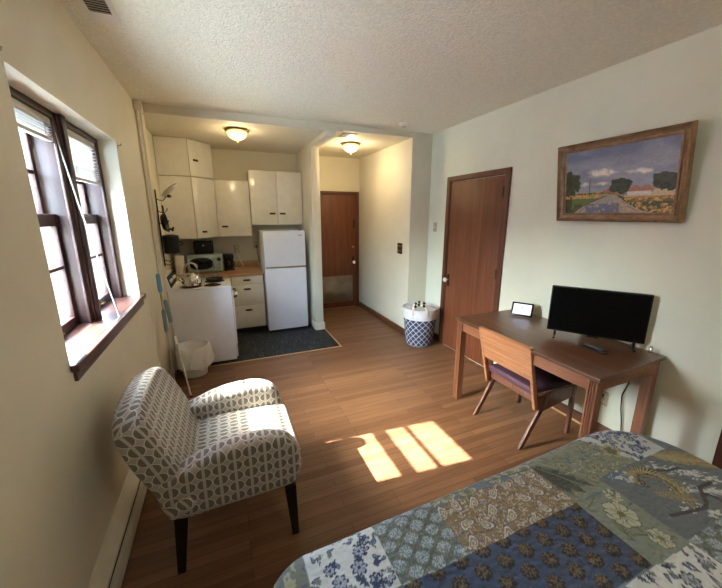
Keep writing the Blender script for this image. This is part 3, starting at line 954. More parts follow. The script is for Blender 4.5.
# coffee maker
qx, qy, qz = 0.070, 5.30, 0.885
t = coffee = thing('coffee_maker', 'small black drip coffee maker beside the microwave', 'coffee maker', (qx, qy, qz))
B().box((qx - 0.070, qy - 0.10, qz), (qx + 0.070, qy + 0.09, qz + 0.03), 0.008).build('base', 'black', t)
B().box((qx - 0.066, qy + 0.02, qz + 0.028), (qx + 0.066, qy + 0.09, qz + 0.20), 0.006).build('water_tank', 'black', t)
B().box((qx - 0.070, qy - 0.095, qz + 0.175), (qx + 0.070, qy + 0.09, qz + 0.24), 0.012, 3).build('brew_head', 'tvblack', t)
cf = B().lathe([(0.0, 0.0), (0.046, 0.0), (0.056, 0.02), (0.056, 0.075), (0.042, 0.105), (0.044, 0.118), (0, 0.118)], (qx, qy - 0.042, qz + 0.032), 30).build('carafe', 'blackglass', t)
B().tube([(qx + 0.04, qy - 0.06, qz + 0.14), (qx + 0.072, qy - 0.085, qz + 0.13), (qx + 0.072, qy - 0.085, qz + 0.07), (qx + 0.045, qy - 0.07, qz + 0.06)], 0.006, 8).build('carafe_handle', 'black', cf)
# paper roll / white carton left of microwave
t = thing('paper_towel_roll', 'white paper towel roll standing left of the microwave', 'paper towel', (-0.555, 5.10, 0.885))
B().lathe([(0.02, 0.006), (0.058, 0.006), (0.058, 0.262), (0.02, 0.262), (0.02, 0.006)], (-0.555, 5.10, 0.885), 30).build('roll', 'cardboard', t)
B().lathe([(0.065, 0), (0.065, 0.006), (0.006, 0.008), (0.006, 0.29), (0, 0.295)], (-0.555, 5.10, 0.885), 24).build('holder', 'chrome', t)
# cord on the worktop, cord by the fridge
b = B().tube([(0.205, YW - 0.012, 1.14), (0.22, YW - 0.05, 1.05), (0.26, YW - 0.10, 0.95), (0.28, YW - 0.16, 0.892), (0.21, YW - 0.20, 0.890), (0.16, 5.36, 0.890), (0.15, 5.32, 0.892)], 0.004, 8)
b.build('power_cord', 'white_plastic', coffee)['label'] = 'thin white cord'
pts = [(0.50, YW - 0.012, 1.20), (0.505, YW - 0.05, 1.17), (0.51, YW - 0.055, 1.08), (0.525, YW - 0.06, 0.98), (0.54, 5.46, 0.9), (0.55, 5.50, 0.7)]
b = B().tube(pts, 0.005, 8)
b.box((0.485, YW - 0.04, 1.18), (0.515, YW - 0.010, 1.21), 0.004)
cordb = b

# refrigerator
t = thing('refrigerator', 'white top-freezer refrigerator under the double wall cabinet', 'refrigerator', (0.815, 5.15, 0.004))
B().box((0.528, 4.840, 0.03), (1.108, 5.47, 1.455), 0.008).build('cabinet_body', 'fridge', t)
B().box((0.54, 4.825, 0.004), (1.096, 5.45, 0.06)).build('base_grille', 'toe', t)
cordb.build('power_cord', 'black', t)
fd = B().box((0.525, 4.775, 0.960), (1.111, 4.834, 1.462), 0.012, 3).build('freezer_door', 'fridge', t)
B().box((1.01, 4.7725, 1.395), (1.065, 4.7755, 1.408), 0.001).build('maker_badge', 'steel', fd)
ld = B().box((0.525, 4.775, 0.030), (1.111, 4.834, 0.942), 0.012, 3).build('fridge_door', 'fridge', t)
B().box((0.535, 4.786, 0.940), (1.10, 4.835, 0.962)).build('door_gasket', 'steel', t)
B().box((1.05, 4.79, 1.462), (1.10, 4.86, 1.475), 0.002).build('hinge_cover', 'steel', t)

# wall rack with hooks and pans (on the kitchen's left wall)
rx, ry = -0.585, 4.03
t = thing('pan_rack', 'tall black metal hook rack on the kitchen side wall', 'rack', (rx, ry, 1.15))
b = B().box((rx + 0.002, 4.022, 1.15), (rx + 0.014, 4.038, 1.93), 0.003)
b.build('rail', 'iron', t)
for z in (1.84, 1.72, 1.60, 1.42, 1.22, 1.18):
    B().tube([(rx + 0.012, 4.03, z), (rx + 0.03, 4.03, z - 0.012), (rx + 0.065, 4.03, z - 0.018), (rx + 0.09, 4.03, z + 0.006), (rx + 0.095, 4.03, z + 0.026)], [0.004] * 4 + [0.006], 8).build('hook', 'iron', t)
def disc_on(name, label, cat, c, n, prof, mat, knobm=None, extra=None):
    q = Vector(n).to_track_quat('Z', 'Y').to_matrix().to_4x4()
    Mx = Matrix.Translation(c) @ q
    t = thing(name, label, cat, c)
    B(Mx).lathe(prof, (0, 0, 0), 36).build('disc', mat, t)
    return t, Mx
t, Mx = disc_on('glass_lid', 'clear glass pot lid tilted on the top hook of the pan rack', 'lid', (rx + 0.135, 4.03, 1.925), (-0.62, -0.30, 0.72),
    [(0.100, 0), (0.102, 0.004), (0.090, 0.010), (0.050, 0.022), (0, 0.027), (0, 0.024), (0.05, 0.018), (0.098, 0.0)], 'lidglass')
B(Mx).lathe([(0.098, -0.001), (0.104, 0.001), (0.104, 0.005), (0.098, 0.006), (0.098, -0.001)], (0, 0, 0), 40).build('steel_rim', 'steel', t)
B().lathe([(0.008, 0), (0.022, -0.012), (0.024, -0.026), (0, -0.034)], (rx + 0.125, 4.04, 1.885), 20).build('lid_knob', 'black', t)
t, Mx = disc_on('frying_pan', 'black frying pan hanging edge-on from the pan rack', 'pan', (rx + 0.042, 4.03, 1.60), (1, -0.05, 0.12),
    [(0, 0), (0.070, 0), (0.100, 0.032), (0.104, 0.032), (0.075, -0.005), (0, -0.006)], 'iron')
B().tube([(rx + 0.055, 4.02, 1.70), (rx + 0.060, 4.015, 1.74), (rx + 0.056, 4.01, 1.775)], 0.009, 8).build('handle', 'black', t)
B().tube([(rx + 0.085, 4.0, 1.53), (rx + 0.11, 4.0, 1.54), (rx + 0.135, 4.0, 1.53)], 0.011, 8).tube([(rx + 0.12, 4.0, 1.515), (rx + 0.135, 4.0, 1.56)], 0.010, 8).build('helper_handle', 'black', t)
c0 = (rx + 0.092, 4.03, 1.285)
t = thing('saucepan', 'black cooking pot hanging low on the pan rack above the stove', 'pot', c0)
B().lathe([(0.0, 0), (0.068, 0), (0.074, 0.010), (0.076, 0.175), (0.080, 0.180), (0.072, 0.180), (0.070, 0.012), (0, 0.008)], c0, 36).build('pot_body', 'iron', t)
B().lathe([(0.078, 0.181), (0.070, 0.188), (0.03, 0.196), (0, 0.197)], c0, 36).build('pot_lid', 'iron', t)
B().tube([(c0[0] + 0.08, c0[1] - 0.02, 1.405), (c0[0] + 0.10, c0[1] - 0.03, 1.41), (c0[0] + 0.105, c0[1] - 0.03, 1.375), (c0[0] + 0.08, c0[1] - 0.02, 1.37)], 0.005, 8).build('handle', 'black', t)

# ------------------------------------------------------------------ hamper
hx, hy = 2.335, 3.60
t = thing('laundry_hamper', 'navy lattice laundry hamper with white collar in the corner by the near door', 'laundry hamper', (hx, hy, 0))
def ring_mesh(name, prof, mat, parent, seg=48):
    bm = bmesh.new()
    rings = []
    for r, h in prof:
        rings.append([bm.verts.new((hx + r * math.cos(2 * math.pi * j / seg), hy + r * math.sin(2 * math.pi * j / seg), h)) for j in range(seg)])
    uvl = bm.loops.layers.uv.new('UVMap')
    for i in range(len(prof) - 1):
        for j in range(seg):
            A, D = rings[i], rings[i + 1]
            f = bm.faces.new((A[j], A[(j + 1) % seg], D[(j + 1) % seg], D[j]))
            rm = 0.19
            us = (j, j + 1, j + 1, j)
            vs_ = (prof[i][1], prof[i][1], prof[i + 1][1], prof[i + 1][1])
            for lp, uu, vz in zip(f.loops, us, vs_):
                lp[uvl].uv = (uu / seg * 0.080 * 16, vz)
    b = B(); b.bm.free(); b.bm = bm
    return b.build(name, mat, parent, recalc=False)
ring_mesh('fabric_body', [(0.0, 0.004), (0.165, 0.004), (0.176, 0.012), (0.192, 0.15), (0.206, 0.30), (0.214, 0.375)], 'hamper', t)
col_ = ring_mesh('collar', [(0.215, 0.372), (0.218, 0.38), (0.226, 0.44), (0.234, 0.512), (0.230, 0.513), (0.222, 0.44), (0.209, 0.37), (0.200, 0.30), (0.168, 0.02), (0.0, 0.02)], 'hamper_top', t)
B().lathe([(0.0, 0.478), (0.10, 0.486), (0.19, 0.490), (0.218, 0.484)], (hx, hy, 0), 40).build('liner_cloth', 'hamper_top', t)
for s_, rad in ((1, 0.205), (-1, 0.06)):
    cx_, cy_ = hx - 0.55 * rad, hy - 0.84 * rad
    pts = [(cx_ + 0.84 * 0.088 * math.cos(a), cy_ - 0.55 * 0.088 * math.cos(a), 0.490 + 0.095 * math.sin(a)) for a in [math.pi * i / 18 for i in range(19)]]
    pts = [(pts[0][0], pts[0][1], 0.44)] + pts + [(pts[-1][0], pts[-1][1], 0.44)]
    h_ = B().tube(pts, 0.016, 10).build('rope_handle', 'rope', t)
    for k_ in (6, 10, 13):
        B().tube([pts[k_], pts[k_ + 1], pts[k_ + 2]], 0.0172, 10).build('handle_wrap', 'iron', h_)

# ------------------------------------------------------------------ trash bin with bag
bx_, by_ = -0.385, 3.755
t = thing('trash_bin', 'small white trash bin lined with a white plastic bag beside the stove', 'trash bin', (bx_, by_, 0))
B().lathe([(0.0, 0.004), (0.112, 0.004), (0.118, 0.01), (0.146, 0.305), (0.152, 0.310), (0.148, 0.315), (0.142, 0.305), (0.114, 0.014), (0, 0.012)], (bx_, by_, 0), 40).build('bucket', 'white_plastic', t)
bm = bmesh.new()
prof = [(0.10, 0.10), (0.138, 0.29), (0.150, 0.340), (0.160, 0.332), (0.170, 0.28), (0.168, 0.20), (0.180, 0.12)]
seg = 72
rings = []
for i, (r, h) in enumerate(prof):
    rg = []
    for j in range(seg):
        a = 2 * math.pi * j / seg
        wv_ = (math.sin(a * 7 + i) * 0.4 + math.sin(a * 13 + 2 * i) * 0.35 + math.sin(a * 3 + 1.3) * 0.5)
        k_ = 0.009 * (1 + i * 0.3) if i >= 3 else 0.003
        rr_ = r + wv_ * k_
        hh = h + (wv_ * 0.008 * (i - 2) if i >= 3 else wv_ * 0.004)
        rg.append(bm.verts.new((bx_ + rr_ * math.cos(a), by_ + rr_ * math.sin(a) , hh)))
    rings.append(rg)
for A, D in zip(rings, rings[1:]):
    for j in range(seg):
        bm.faces.new((A[j], A[(j + 1) % seg], D[(j + 1) % seg], D[j]))
b = B(); b.bm.free(); b.bm = bm
b.build('bin_bag', 'bag', t, smooth=80)

# ------------------------------------------------------------------ mops
t = thing('mop', 'light steel mop pole with sky blue grip leaning on the wall', 'mop', (-0.50, 3.25, 0))
p0, p1 = Vector((-0.545, 3.42, 0.03)), Vector((-0.578, 3.55, 1.15))
def along(f): return p0.lerp(p1, f)
B().tube([along(0.0), along(0.88)], 0.009, 10).build('pole', 'steel', t)
B().tube([along(0.84), along(0.86), along(0.985), along(1.0)], [0.012, 0.019, 0.018, 0.010], 14).build('grip', 'bluegrip', t)
B().tube([along(0.50), along(0.52), along(0.68), along(0.70)], [0.010, 0.017, 0.017, 0.010], 14).build('foam_sleeve', 'greygrip', t)
B().box((-0.60, 3.40, 0.0), (-0.50, 3.44, 0.03), 0.006).build('mop_head', 'greygrip', t)
t = thing('broom', 'slim steel broom pole leaning beside the blue-gripped mop', 'broom', (-0.42, 3.25, 0))
p0, p1 = Vector((-0.395, 3.24, 0.0)), Vector((-0.560, 3.62, 0.88))
B().tube([along(0.0), along(0.85)], 0.0085, 10).build('pole', 'steel', t)
B().tube([along(0.76), along(0.78), along(0.985), along(1.0)], [0.010, 0.018, 0.018, 0.010], 14).build('grip', 'greygrip', t)
B().tube([along(0.54), along(0.62)], 0.013, 12).build('clamp', 'ceramic', t)
B().tube([along(0.0), along(0.02)], 0.013, 10).build('end_cap', 'black', t)

# ------------------------------------------------------------------ desk
DX0, DX1, DY0, DY1, DZ = 1.875, 2.600, 1.052, 2.320, 0.790
SK = 0.045        # the near end is not quite square to the wall
t = thing('desk', 'brown wooden desk with fluted legs along the right wall', 'desk', ((DX0 + DX1) / 2, (DY0 + DY1) / 2, 0))
B().prism([(DX0, DY0), (DX1, DY0 + SK), (DX1, DY1), (DX0, DY1)], 2, DZ - 0.028, DZ, 0.008, 3).build('tabletop', 'desk', t)
ax0, ax1, ay0, ay1 = DX0 + 0.018, DX1 - 0.01, DY0 + 0.018, DY1 - 0.02
zt = DZ - 0.028
LW = 0.064
LY = 0.056
B().box((ax0 + 0.012, ay0 + LY, zt - 0.085), (ax0 + 0.034, ay1 - LY, zt), 0.002).build('front_apron', 'desk_apron', t)
B().box((ax1 - 0.034, ay0 + SK + LY, zt - 0.085), (ax1 - 0.012, ay1 - LY, zt), 0.002).build('rear_apron', 'desk_apron', t)
for y in (ay0 + 0.028, ay1 - 0.032):
    B().box((ax0 + LW, y, zt - 0.085), (ax1 - LW, y + 0.022, zt), 0.002).build('side_apron', 'desk_apron', t)
for x0 in (ax0, ax1 - LW):
    for y0 in (ay0 + (SK if x0 != ax0 else 0), ay1 - LY):
        x1_, y1_ = x0 + LW * 0.9, y0 + LY
        # fluted front face: grooves cut into the -X side
        pr = [(x1_, y0), (x1_, y1_), (x0, y1_)]
        wL = (y1_ - y0)
        for g in ((0.75, 0.5, 0.25) if x0 == ax0 else ()):
            yc = y0 + wL * g
            pr += [(x0, yc + 0.004), (x0 + 0.007, yc + 0.003), (x0 + 0.007, yc - 0.003), (x0, yc - 0.004)]
        pr += [(x0, y0)]
        fl = B()
        fl.prism(pr, 2, 0.0, zt)
        fl.build('leg', 'desk_leg', t, smooth=30)

# TV
a_ = Vector((0.5618, -0.8273, 0))
nrm = Vector((-0.8273, -0.5618, 0))     # facing the room
tc_ = Vector((2.405, 1.453, DZ))
Mx = Matrix(((a_.x, -nrm.x, 0, tc_.x), (a_.y, -nrm.y, 0, tc_.y), (0, 0, 1, DZ), (0, 0, 0, 1)))
t = tvset = thing('television', 'black flat-screen television standing on the desk', 'television', tc_)
B(Mx).box((-0.291, 0.0, 0.040), (0.291, 0.030, 0.382), 0.006).box((-0.20, 0.028, 0.07), (0.20, 0.055, 0.27), 0.012).build('casing', 'tvblack', t)
B(Mx).box((-0.281, -0.0015, 0.056), (0.281, 0.001, 0.373)).build('screen', 'screen', t)
B(Mx).box((-0.035, -0.004, 0.030), (0.035, 0.012, 0.042), 0.003).build('sensor_bar', 'black', t)
for u in (-0.235, 0.235):
    B(Mx).prism([(u - 0.008, -0.075), (u + 0.008, -0.075), (u + 0.008, 0.075), (u - 0.008, 0.075)], 2, 0.0, 0.008, 0.002).box((u - 0.008, -0.008, 0.006), (u + 0.008, 0.022, 0.045), 0.002).build('foot', 'black', t)
# small bottle behind right end of the TV
t = thing('small_bottle', 'tiny shiny steel bottle behind the television, at the desk end', 'bottle', (2.565, 1.17, DZ))
B().lathe([(0, 0), (0.012, 0), (0.012, 0.030), (0.008, 0.036), (0, 0.036)], (2.565, 1.17, DZ), 20).build('bottle_body', 'chrome', t)
B().lathe([(0.009, 0.036), (0.009, 0.046), (0, 0.046)], (2.565, 1.17, DZ), 20).build('cap', 'steel', t)
# remote
ra = Vector((-0.10, -1.0, 0)).normalized()
Mx = Matrix(((ra.x, -ra.y, 0, 2.272), (ra.y, ra.x, 0, 1.345), (0, 0, 1, DZ), (0, 0, 0, 1)))
t = thing('remote_control', 'slim black remote control lying on the desk before the television', 'remote control', (2.272, 1.345, DZ))
B(Mx).box((-0.085, -0.021, 0.0005), (0.085, 0.021, 0.017), 0.006, 3).build('remote_body', 'black', t)
b = B(Mx)
for i in range(7):
    for j in (-1, 0, 1):
        b.box((-0.07 + i * 0.018, j * 0.011 - 0.0035, 0.0165), (-0.06 + i * 0.018, j * 0.011 + 0.0035, 0.0185), 0.001)
b.build('buttons', 'greygrip', t)
# tablet on a stand
c0 = Vector((2.425, 2.10, DZ))
ha = (Vector((2.475, 2.035, 0)) - Vector((2.392, 2.165, 0))).normalized()
nn = Vector((ha.y, -ha.x, 0))
if nn.dot(Vector((-1, -1, 0))) < 0:
    nn = -nn
tiltv = (Vector((0, 0, 1)) * math.cos(R(30)) - nn * math.sin(R(30)))
fn = (nn * math.cos(R(30)) + Vector((0, 0, 1)) * math.sin(R(30)))
Mx = Matrix(((ha.x, -fn.x, tiltv.x, c0.x), (ha.y, -fn.y, tiltv.y, c0.y), (ha.z, -fn.z, tiltv.z, DZ + 0.006), (0, 0, 0, 1)))
t = thing('tablet', 'small black framed tablet with a lit text page at the far end of the desk', 'tablet', c0)
B(Mx).box((-0.090, 0.0, 0.0), (0.090, 0.010, 0.128), 0.004).build('tablet_case', 'tvblack', t)
so = B(Mx).box((-0.074, -0.0012, 0.016), (0.074, 0.0004, 0.112)).build('tablet_display', 'tablet_screen', t)
inv = Mx.inverted()
box_uv(so, lambda c, n: (((inv @ (c + Vector(c0))).x + 0.074) / 0.148, ((inv @ (c + Vector(c0))).z - 0.016) / 0.096))
b = B().tube([c0 - nn * 0.035 + Vector((0, 0, 0.075)), c0 - nn * 0.088 + Vector((0, 0, 0.003))], 0.005, 8)
b.build('kickstand', 'black', t)

# power cord of the TV, plug in outlet
b = B().tube([(2.600, 1.262, 0.74), (2.603, 1.262, 0.60), (2.602, 1.275, 0.50), (2.603, 1.30, 0.40), (2.600, 1.29, 0.30), (2.600, 1.27, 0.2), (2.600, 1.26, 0.12), (2.585, 1.22, 0.02), (2.5, 1.1, 0.008)], 0.0042, 8)
b.build('power_cord', 'black', tvset)
b = B().box((XR - 0.034, 1.417, 0.318), (XR - 0.0102, 1.443, 0.344), 0.005).tube([(XR - 0.04, 1.43, 0.325), (XR - 0.055, 1.44, 0.25), (XR - 0.045, 1.46, 0.14), (XR - 0.03, 1.48, 0.02)], 0.004, 8)
tag(b.build('plug_adapter', 'black'), 'black plug and cord in the outlet under the desk', 'plug')

# ------------------------------------------------------------------ desk chair
t = thing('desk_chair', 'wooden chair with plum cushion pushed in at the desk', 'chair', (2.13, 1.755, 0))
CY0, CY1 = 1.505, 2.005
st = 0.024
for y in (CY0, CY1 - st):
    # back post: leaning stile from z .30 to .80
    B().prism([(2.02, 0.305), (1.985, 0.300), (1.862, 0.795), (1.893, 0.805)], 1, y, y + st, 0.004).build('back_post', 'chair_back', t)
    B().prism([(1.872, 0.0), (1.912, 0.0), (2.145, 0.395), (2.110, 0.425)], 1, y + (0.001 if y < 1.8 else -0.001), y + st + (0.001 if y < 1.8 else -0.001), 0.004).build('rear_leg', 'chair_frame', t)
    B().prism([(2.375, 0.0), (2.412, 0.0), (2.420, 0.405), (2.372, 0.405)], 1, y, y + st, 0.004).build('front_leg', 'chair_frame', t)
    B().prism([(2.025, 0.295), (2.070, 0.270), (2.375, 0.320), (2.420, 0.330), (2.420, 0.415), (2.110, 0.425), (2.00, 0.385)], 1, y + 0.004, y + st - 0.002, 0.003).build('side_rail', 'chair_frame', t)
B().box((2.388, CY0 + st, 0.33), (2.408, CY1 - st, 0.405), 0.003).build('front_rail', 'chair_frame', t)
B().box((2.02, CY0 + st, 0.33), (2.04, CY1 - st, 0.400), 0.003).build('rear_rail', 'chair_frame', t)
sl_ = -0.248
def bk(z): return 1.866 + (0.80 - z) * 0.2485
B().prism([(bk(0.80), 0.795), (bk(0.80) + 0.018, 0.803), (bk(0.54) + 0.018, 0.542), (bk(0.54), 0.538)], 1, CY0 + st - 0.002, CY1 - st + 0.002, 0.002).build('back_panel', 'chair_back', t)
bm = bmesh.new()
b = B(); b.bm.free(); b.bm = bm
b.box((1.975, CY0 + st + 0.003, 0.405), (2.425, CY1 - st - 0.003, 0.462), 0.020, 4)
b.build('seat_cushion', 'purple', t)

# ------------------------------------------------------------------ armchair
t = thing('armchair', 'grey half-moon patterned upholstered armchair by the window wall', 'armchair', (0.0, 1.8, 0))
def smoothpoly(ctrl, n=6):
    out = []
    m = len(ctrl)
    for i in range(m):
        p0_, p1_, p2_, p3_ = [Vector(ctrl[(i + j) % m]) for j in (-1, 0, 1, 2)]
        for k_ in range(n):
            s_ = k_ / n
            q = 0.5 * ((2 * p1_) + (-p0_ + p2_) * s_ + (2 * p0_ - 5 * p1_ + 4 * p2_ - p3_) * s_ ** 2 + (-p0_ + 3 * p1_ - 3 * p2_ + p3_) * s_ ** 3)
            out.append((q.x, q.y))
    return out
armc = [(-0.315, 0.31), (-0.10, 0.305), (0.12, 0.31), (0.235, 0.320), (0.270, 0.37), (0.284, 0.43), (0.274, 0.50), (0.248, 0.562), (0.19, 0.606), (0.10, 0.632), (-0.03, 0.628), (-0.15, 0.604), (-0.27, 0.560), (-0.36, 0.535), (-0.375, 0.45)]
armp = smoothpoly(armc, 4)
for ya, yb in ((1.462, 1.590), (2.035, 2.163)):
    o = B().prism(armp, 1, ya, yb, 0.052, 7).build('arm', 'uphol', t, smooth=75)
    def armuv(c, n, ya=ya - 1.8, yb=yb - 1.8):
        if abs(n.y) > 0.5:
            return (c.x, c.z)
        if abs(n.x) > 0.7:
            return (c.y, c.z)
        return (c.x, c.z * 0.0 + (c.y - ya) + 0.64)
    box_uv(o, armuv)
# seat: base rail and cushion
o = B().box((-0.30, 1.585, 0.305), (0.262, 2.040, 0.40), 0.018, 4).build('seat_base', 'uphol', t, smooth=60)
box_uv(o)
bm = bmesh.new()
b = B(); b.bm.free(); b.bm = bm
nx, ny = 20, 18
X0, X1, Y0, Y1s = -0.30, 0.318, 1.588, 2.037
grid = []
prof = [(0.0, 0.385)]
def seat_pt(u, vv):
    x = X0 + (X1 - X0) * u
    y = Y0 + (Y1s - Y0) * vv
    z = 0.468 + 0.014 * math.sin(math.pi * u) * math.sin(math.pi * vv)
    return x, y, z
cush = [(-0.30, 0.375), (0.24, 0.375), (0.280, 0.382), (0.300, 0.408), (0.297, 0.436), (0.274, 0.458), (0.18, 0.472), (0.0, 0.478), (-0.20, 0.472), (-0.30, 0.466)]
b.prism(smoothpoly(cush, 3), 1, Y0, Y1s, 0.018, 4)
o = b.build('seat_cushion', 'uphol', t, smooth=75)
def seatuv(c, n):
    if n.x > 0.6:
        return (c.y, c.z)
    return (c.y, c.x)
box_uv(o, seatuv)
# back: slab in its own leaning frame. w along y, h up the slope
base = Vector((-0.205, 0, 0.40))
top = Vector((-0.400, 0, 0.885))
hd = (top - base).normalized()
nd = Vector((hd.z, 0, -hd.x))
Lh = (top - base).length
Mx = Matrix(((0, nd.x, hd.x, base.x), (1, nd.y, hd.y, 0), (0, nd.z, hd.z, base.z), (0, 0, 0, 1)))
yl, yr = 1.468, 2.140
outl = [(yl + 0.02, -0.03), (yr - 0.02, -0.03), (yr - 0.012, 0.10), (yr, 0.24), (yr - 0.008, 0.36), (yr - 0.045, 0.455), (yr - 0.13, 0.508), (yr - 0.26, 0.522),
        (yl + 0.26, 0.522), (yl + 0.13, 0.508), (yl + 0.045, 0.455), (yl + 0.008, 0.36), (yl, 0.24), (yl + 0.012, 0.10)]
o = B(Mx).prism(smoothpoly(outl, 4), 1, -0.140, 0.0, 0.062, 9).build('backrest', 'uphol', t, smooth=75)
inv2 = Mx.inverted()
off_ = Vector((0.0, 1.8, 0))
def backuv(c, n):
    q = inv2 @ (c + off_)
    if n.dot(hd) > 0.6:
        return (q.x, q.z - q.y)
    return (q.x + (q.y if q.x < 1.8 else -q.y), q.z)
box_uv(o, backuv)
for (x, y, sp, top_x) in ((0.232, 1.492, 0.012, 0.215), (0.232, 2.133, 0.012, 0.215), (-0.318, 1.50, -0.03, -0.285), (-0.318, 2.125, -0.03, -0.285)):
    l_ = B()
    tw, bw_ = 0.029, 0.0175
    v0 = [l_.bm.verts.new((top_x + sx_ * tw, y + sy_ * tw, 0.325)) for sx_, sy_ in ((-1, -1), (1, -1), (1, 1), (-1, 1))]
    v1 = [l_.bm.verts.new((x + sx_ * bw_, y + sy_ * bw_, 0.0)) for sx_, sy_ in ((-1, -1), (1, -1), (1, 1), (-1, 1))]
    l_.bm.faces.new(v0); l_.bm.faces.new(v1[::-1])
    for i in range(4):
        l_.bm.faces.new((v0[i], v1[i], v1[(i + 1) % 4], v0[(i + 1) % 4]))
    bmesh.ops.recalc_face_normals(l_.bm, faces=l_.bm.faces)
    bmesh.ops.bevel(l_.bm, geom=list(l_.bm.edges), offset=0.003, segments=2, affect='EDGES')
    l_.build('leg', 'legwood', t)

# ------------------------------------------------------------------ painted surfaces
rng = np.random.default_rng(3)
def vnoise(x, y, sc, seed=0, oct_=4):
    out = np.zeros_like(x)
    amp, tot = 1.0, 0.0
    for o_ in range(oct_):
        xs, ys = x * sc, y * sc
        xi, yi = np.floor(xs).astype(int), np.floor(ys).astype(int)
        xf, yf = xs - xi, ys - yi
        xf, yf = xf * xf * (3 - 2 * xf), yf * yf * (3 - 2 * yf)
        def hsh(a, b):
            h = (a * 374761393 + b * 668265263 + (seed + o_) * 144665) & 0x7fffffff
            h = ((h ^ (h >> 13)) * 1274126177) & 0x7fffffff
            return ((h ^ (h >> 16)) & 0xffff) / 65535.0
        v = (hsh(xi, yi) * (1 - xf) + hsh(xi + 1, yi) * xf) * (1 - yf) + (hsh(xi, yi + 1) * (1 - xf) + hsh(xi + 1, yi + 1) * xf) * yf
        out += amp * v
        tot += amp
        amp *= 0.5
        sc *= 2.03
    return out / tot
def C3(*c):
    return np.array(lin(c)[:3])
def mixc(col, mask, c):
    m = np.clip(mask, 0, 1)[..., None]
    return col * (1 - m) + (c if getattr(c, 'ndim', 1) > 1 else np.asarray(c)) * m
def flower(x, y, cx, cy, r, n, ph=0.0, deep=0.35):
    dx, dy = x - cx, y - cy
    d = np.hypot(dx, dy)
    a = np.arctan2(dy, dx) + ph
    return d < r * (1 - deep + deep * np.abs(np.cos(a * n / 2)) ** 0.6)
def seg(x, y, x0, y0, x1, y1, w0, w1=None):
    w1 = w0 if w1 is None else w1
    dx, dy = x1 - x0, y1 - y0
    t_ = np.clip(((x - x0) * dx + (y - y0) * dy) / (dx * dx + dy * dy), 0, 1)
    return np.hypot(x - x0 - t_ * dx, y - y0 - t_ * dy) < (w0 + (w1 - w0) * t_)
def frond(x, y, x0, y0, x1, y1, L, n=14, w=0.0035):
    m = seg(x, y, x0, y0, x1, y1, w)
    dx, dy = x1 - x0, y1 - y0
    D = math.hypot(dx, dy)
    ux, uy = dx / D, dy / D
    for i in range(1, n):
        f = i / n
        l_ = L * (math.sin(math.pi * min(1, f * 0.9 + 0.12)) ** 0.7)
        px, py = x0 + dx * f, y0 + dy * f
        for s in (-1, 1):
            qx, qy = px + (ux * 0.6 - uy * s * 0.85) * l_, py + (uy * 0.6 + ux * s * 0.85) * l_
            m |= seg(x, y, px, py, qx, qy, w, w * 0.3)
    return m

def white_floral(x, y, seed, lo=(206, 210, 210), dk=(46, 56, 96)):
    c = np.broadcast_to(C3(*lo), x.shape + (3,)).copy()
    r_ = np.random.default_rng(seed)
    X0, X1, Y0, Y1 = x.min(), x.max(), y.min(), y.max()
    n = min(900, int((X1 - X0) * (Y1 - Y0) / 0.0008))
    for i in range(n):
        cx, cy = r_.uniform(X0, X1), r_.uniform(Y0, Y1)
        a = r_.uniform(0, 6.28)
        near = (np.abs(x - cx) < 0.06) & (np.abs(y - cy) < 0.06)
        xn, yn, cn = x[near], y[near], c[near]
        if not len(xn):
            continue
        k_ = r_.integers(0, 6)
        if k_ == 0:
            q = r_.uniform(0.017, 0.027)
            cn = mixc(cn, flower(xn, yn, cx, cy, q + 0.003, 7, a, 0.5), C3(*dk))
            cn = mixc(cn, flower(xn, yn, cx, cy, q - 0.003, 7, a, 0.65), C3(168, 176, 192))
            cn = mixc(cn, flower(xn, yn, cx, cy, 0.006, 5, a), C3(*dk))
        elif k_ == 1:
            l_ = r_.uniform(0.03, 0.05)
            cn = mixc(cn, frond(xn, yn, cx, cy, cx + l_ * math.cos(a), cy + l_ * math.sin(a), 0.014, 7, 0.0026), C3(60, 74, 104))
        elif k_ in (2, 3):
            cn = mixc(cn, seg(xn, yn, cx, cy, cx + 0.024 * math.cos(a), cy + 0.024 * math.sin(a), 0.007, 0.001), C3(*dk))
            cn = mixc(cn, seg(xn, yn, cx, cy, cx + 0.018 * math.cos(a), cy + 0.018 * math.sin(a), 0.0035, 0.0005), C3(120, 136, 158))
        elif k_ == 4:
            cn = mixc(cn, flower(xn, yn, cx, cy, 0.011, 5, a, 0.6), C3(120, 132, 126))
        else:
            for q in range(5):
                b_ = a + q * 1.256
                cn = mixc(cn, seg(xn, yn, cx, cy, cx + 0.016 * math.cos(b_), cy + 0.016 * math.sin(b_), 0.004, 0.002), C3(*lo))
        c[near] = cn
    return c
def navy_block(x, y):
    c = np.broadcast_to(C3(68, 82, 110), x.shape + (3,)).copy()
    c = mixc(c, vnoise(x, y * 2.2, 55, 14, 2) > 0.6, C3(60, 74, 100))
    P = 0.088
    yy = (y - 0.60) / (P * 0.62)
    row = np.round(yy)
    xx = (x - 1.10) / P + 0.5 * (row % 2)
    fx = (xx - np.round(xx)) * P
    fy = (yy - row) * P * 0.62
    c = mixc(c, flower(fx, (fy + 0.002) * 1.1, 0, 0, 0.029, 9, 0.4, 0.30), C3(46, 44, 46))
    c = mixc(c, (flower(fx, fy * 1.1, 0.0, 0.003, 0.024, 11, 0.2, 0.9)) & (vnoise(x, y, 190, 12, 2) > 0.42), C3(112, 96, 70))
    c = mixc(c, seg(fx, fy, 0, -0.012, 0, -0.030, 0.003), C3(46, 44, 46))
    return c
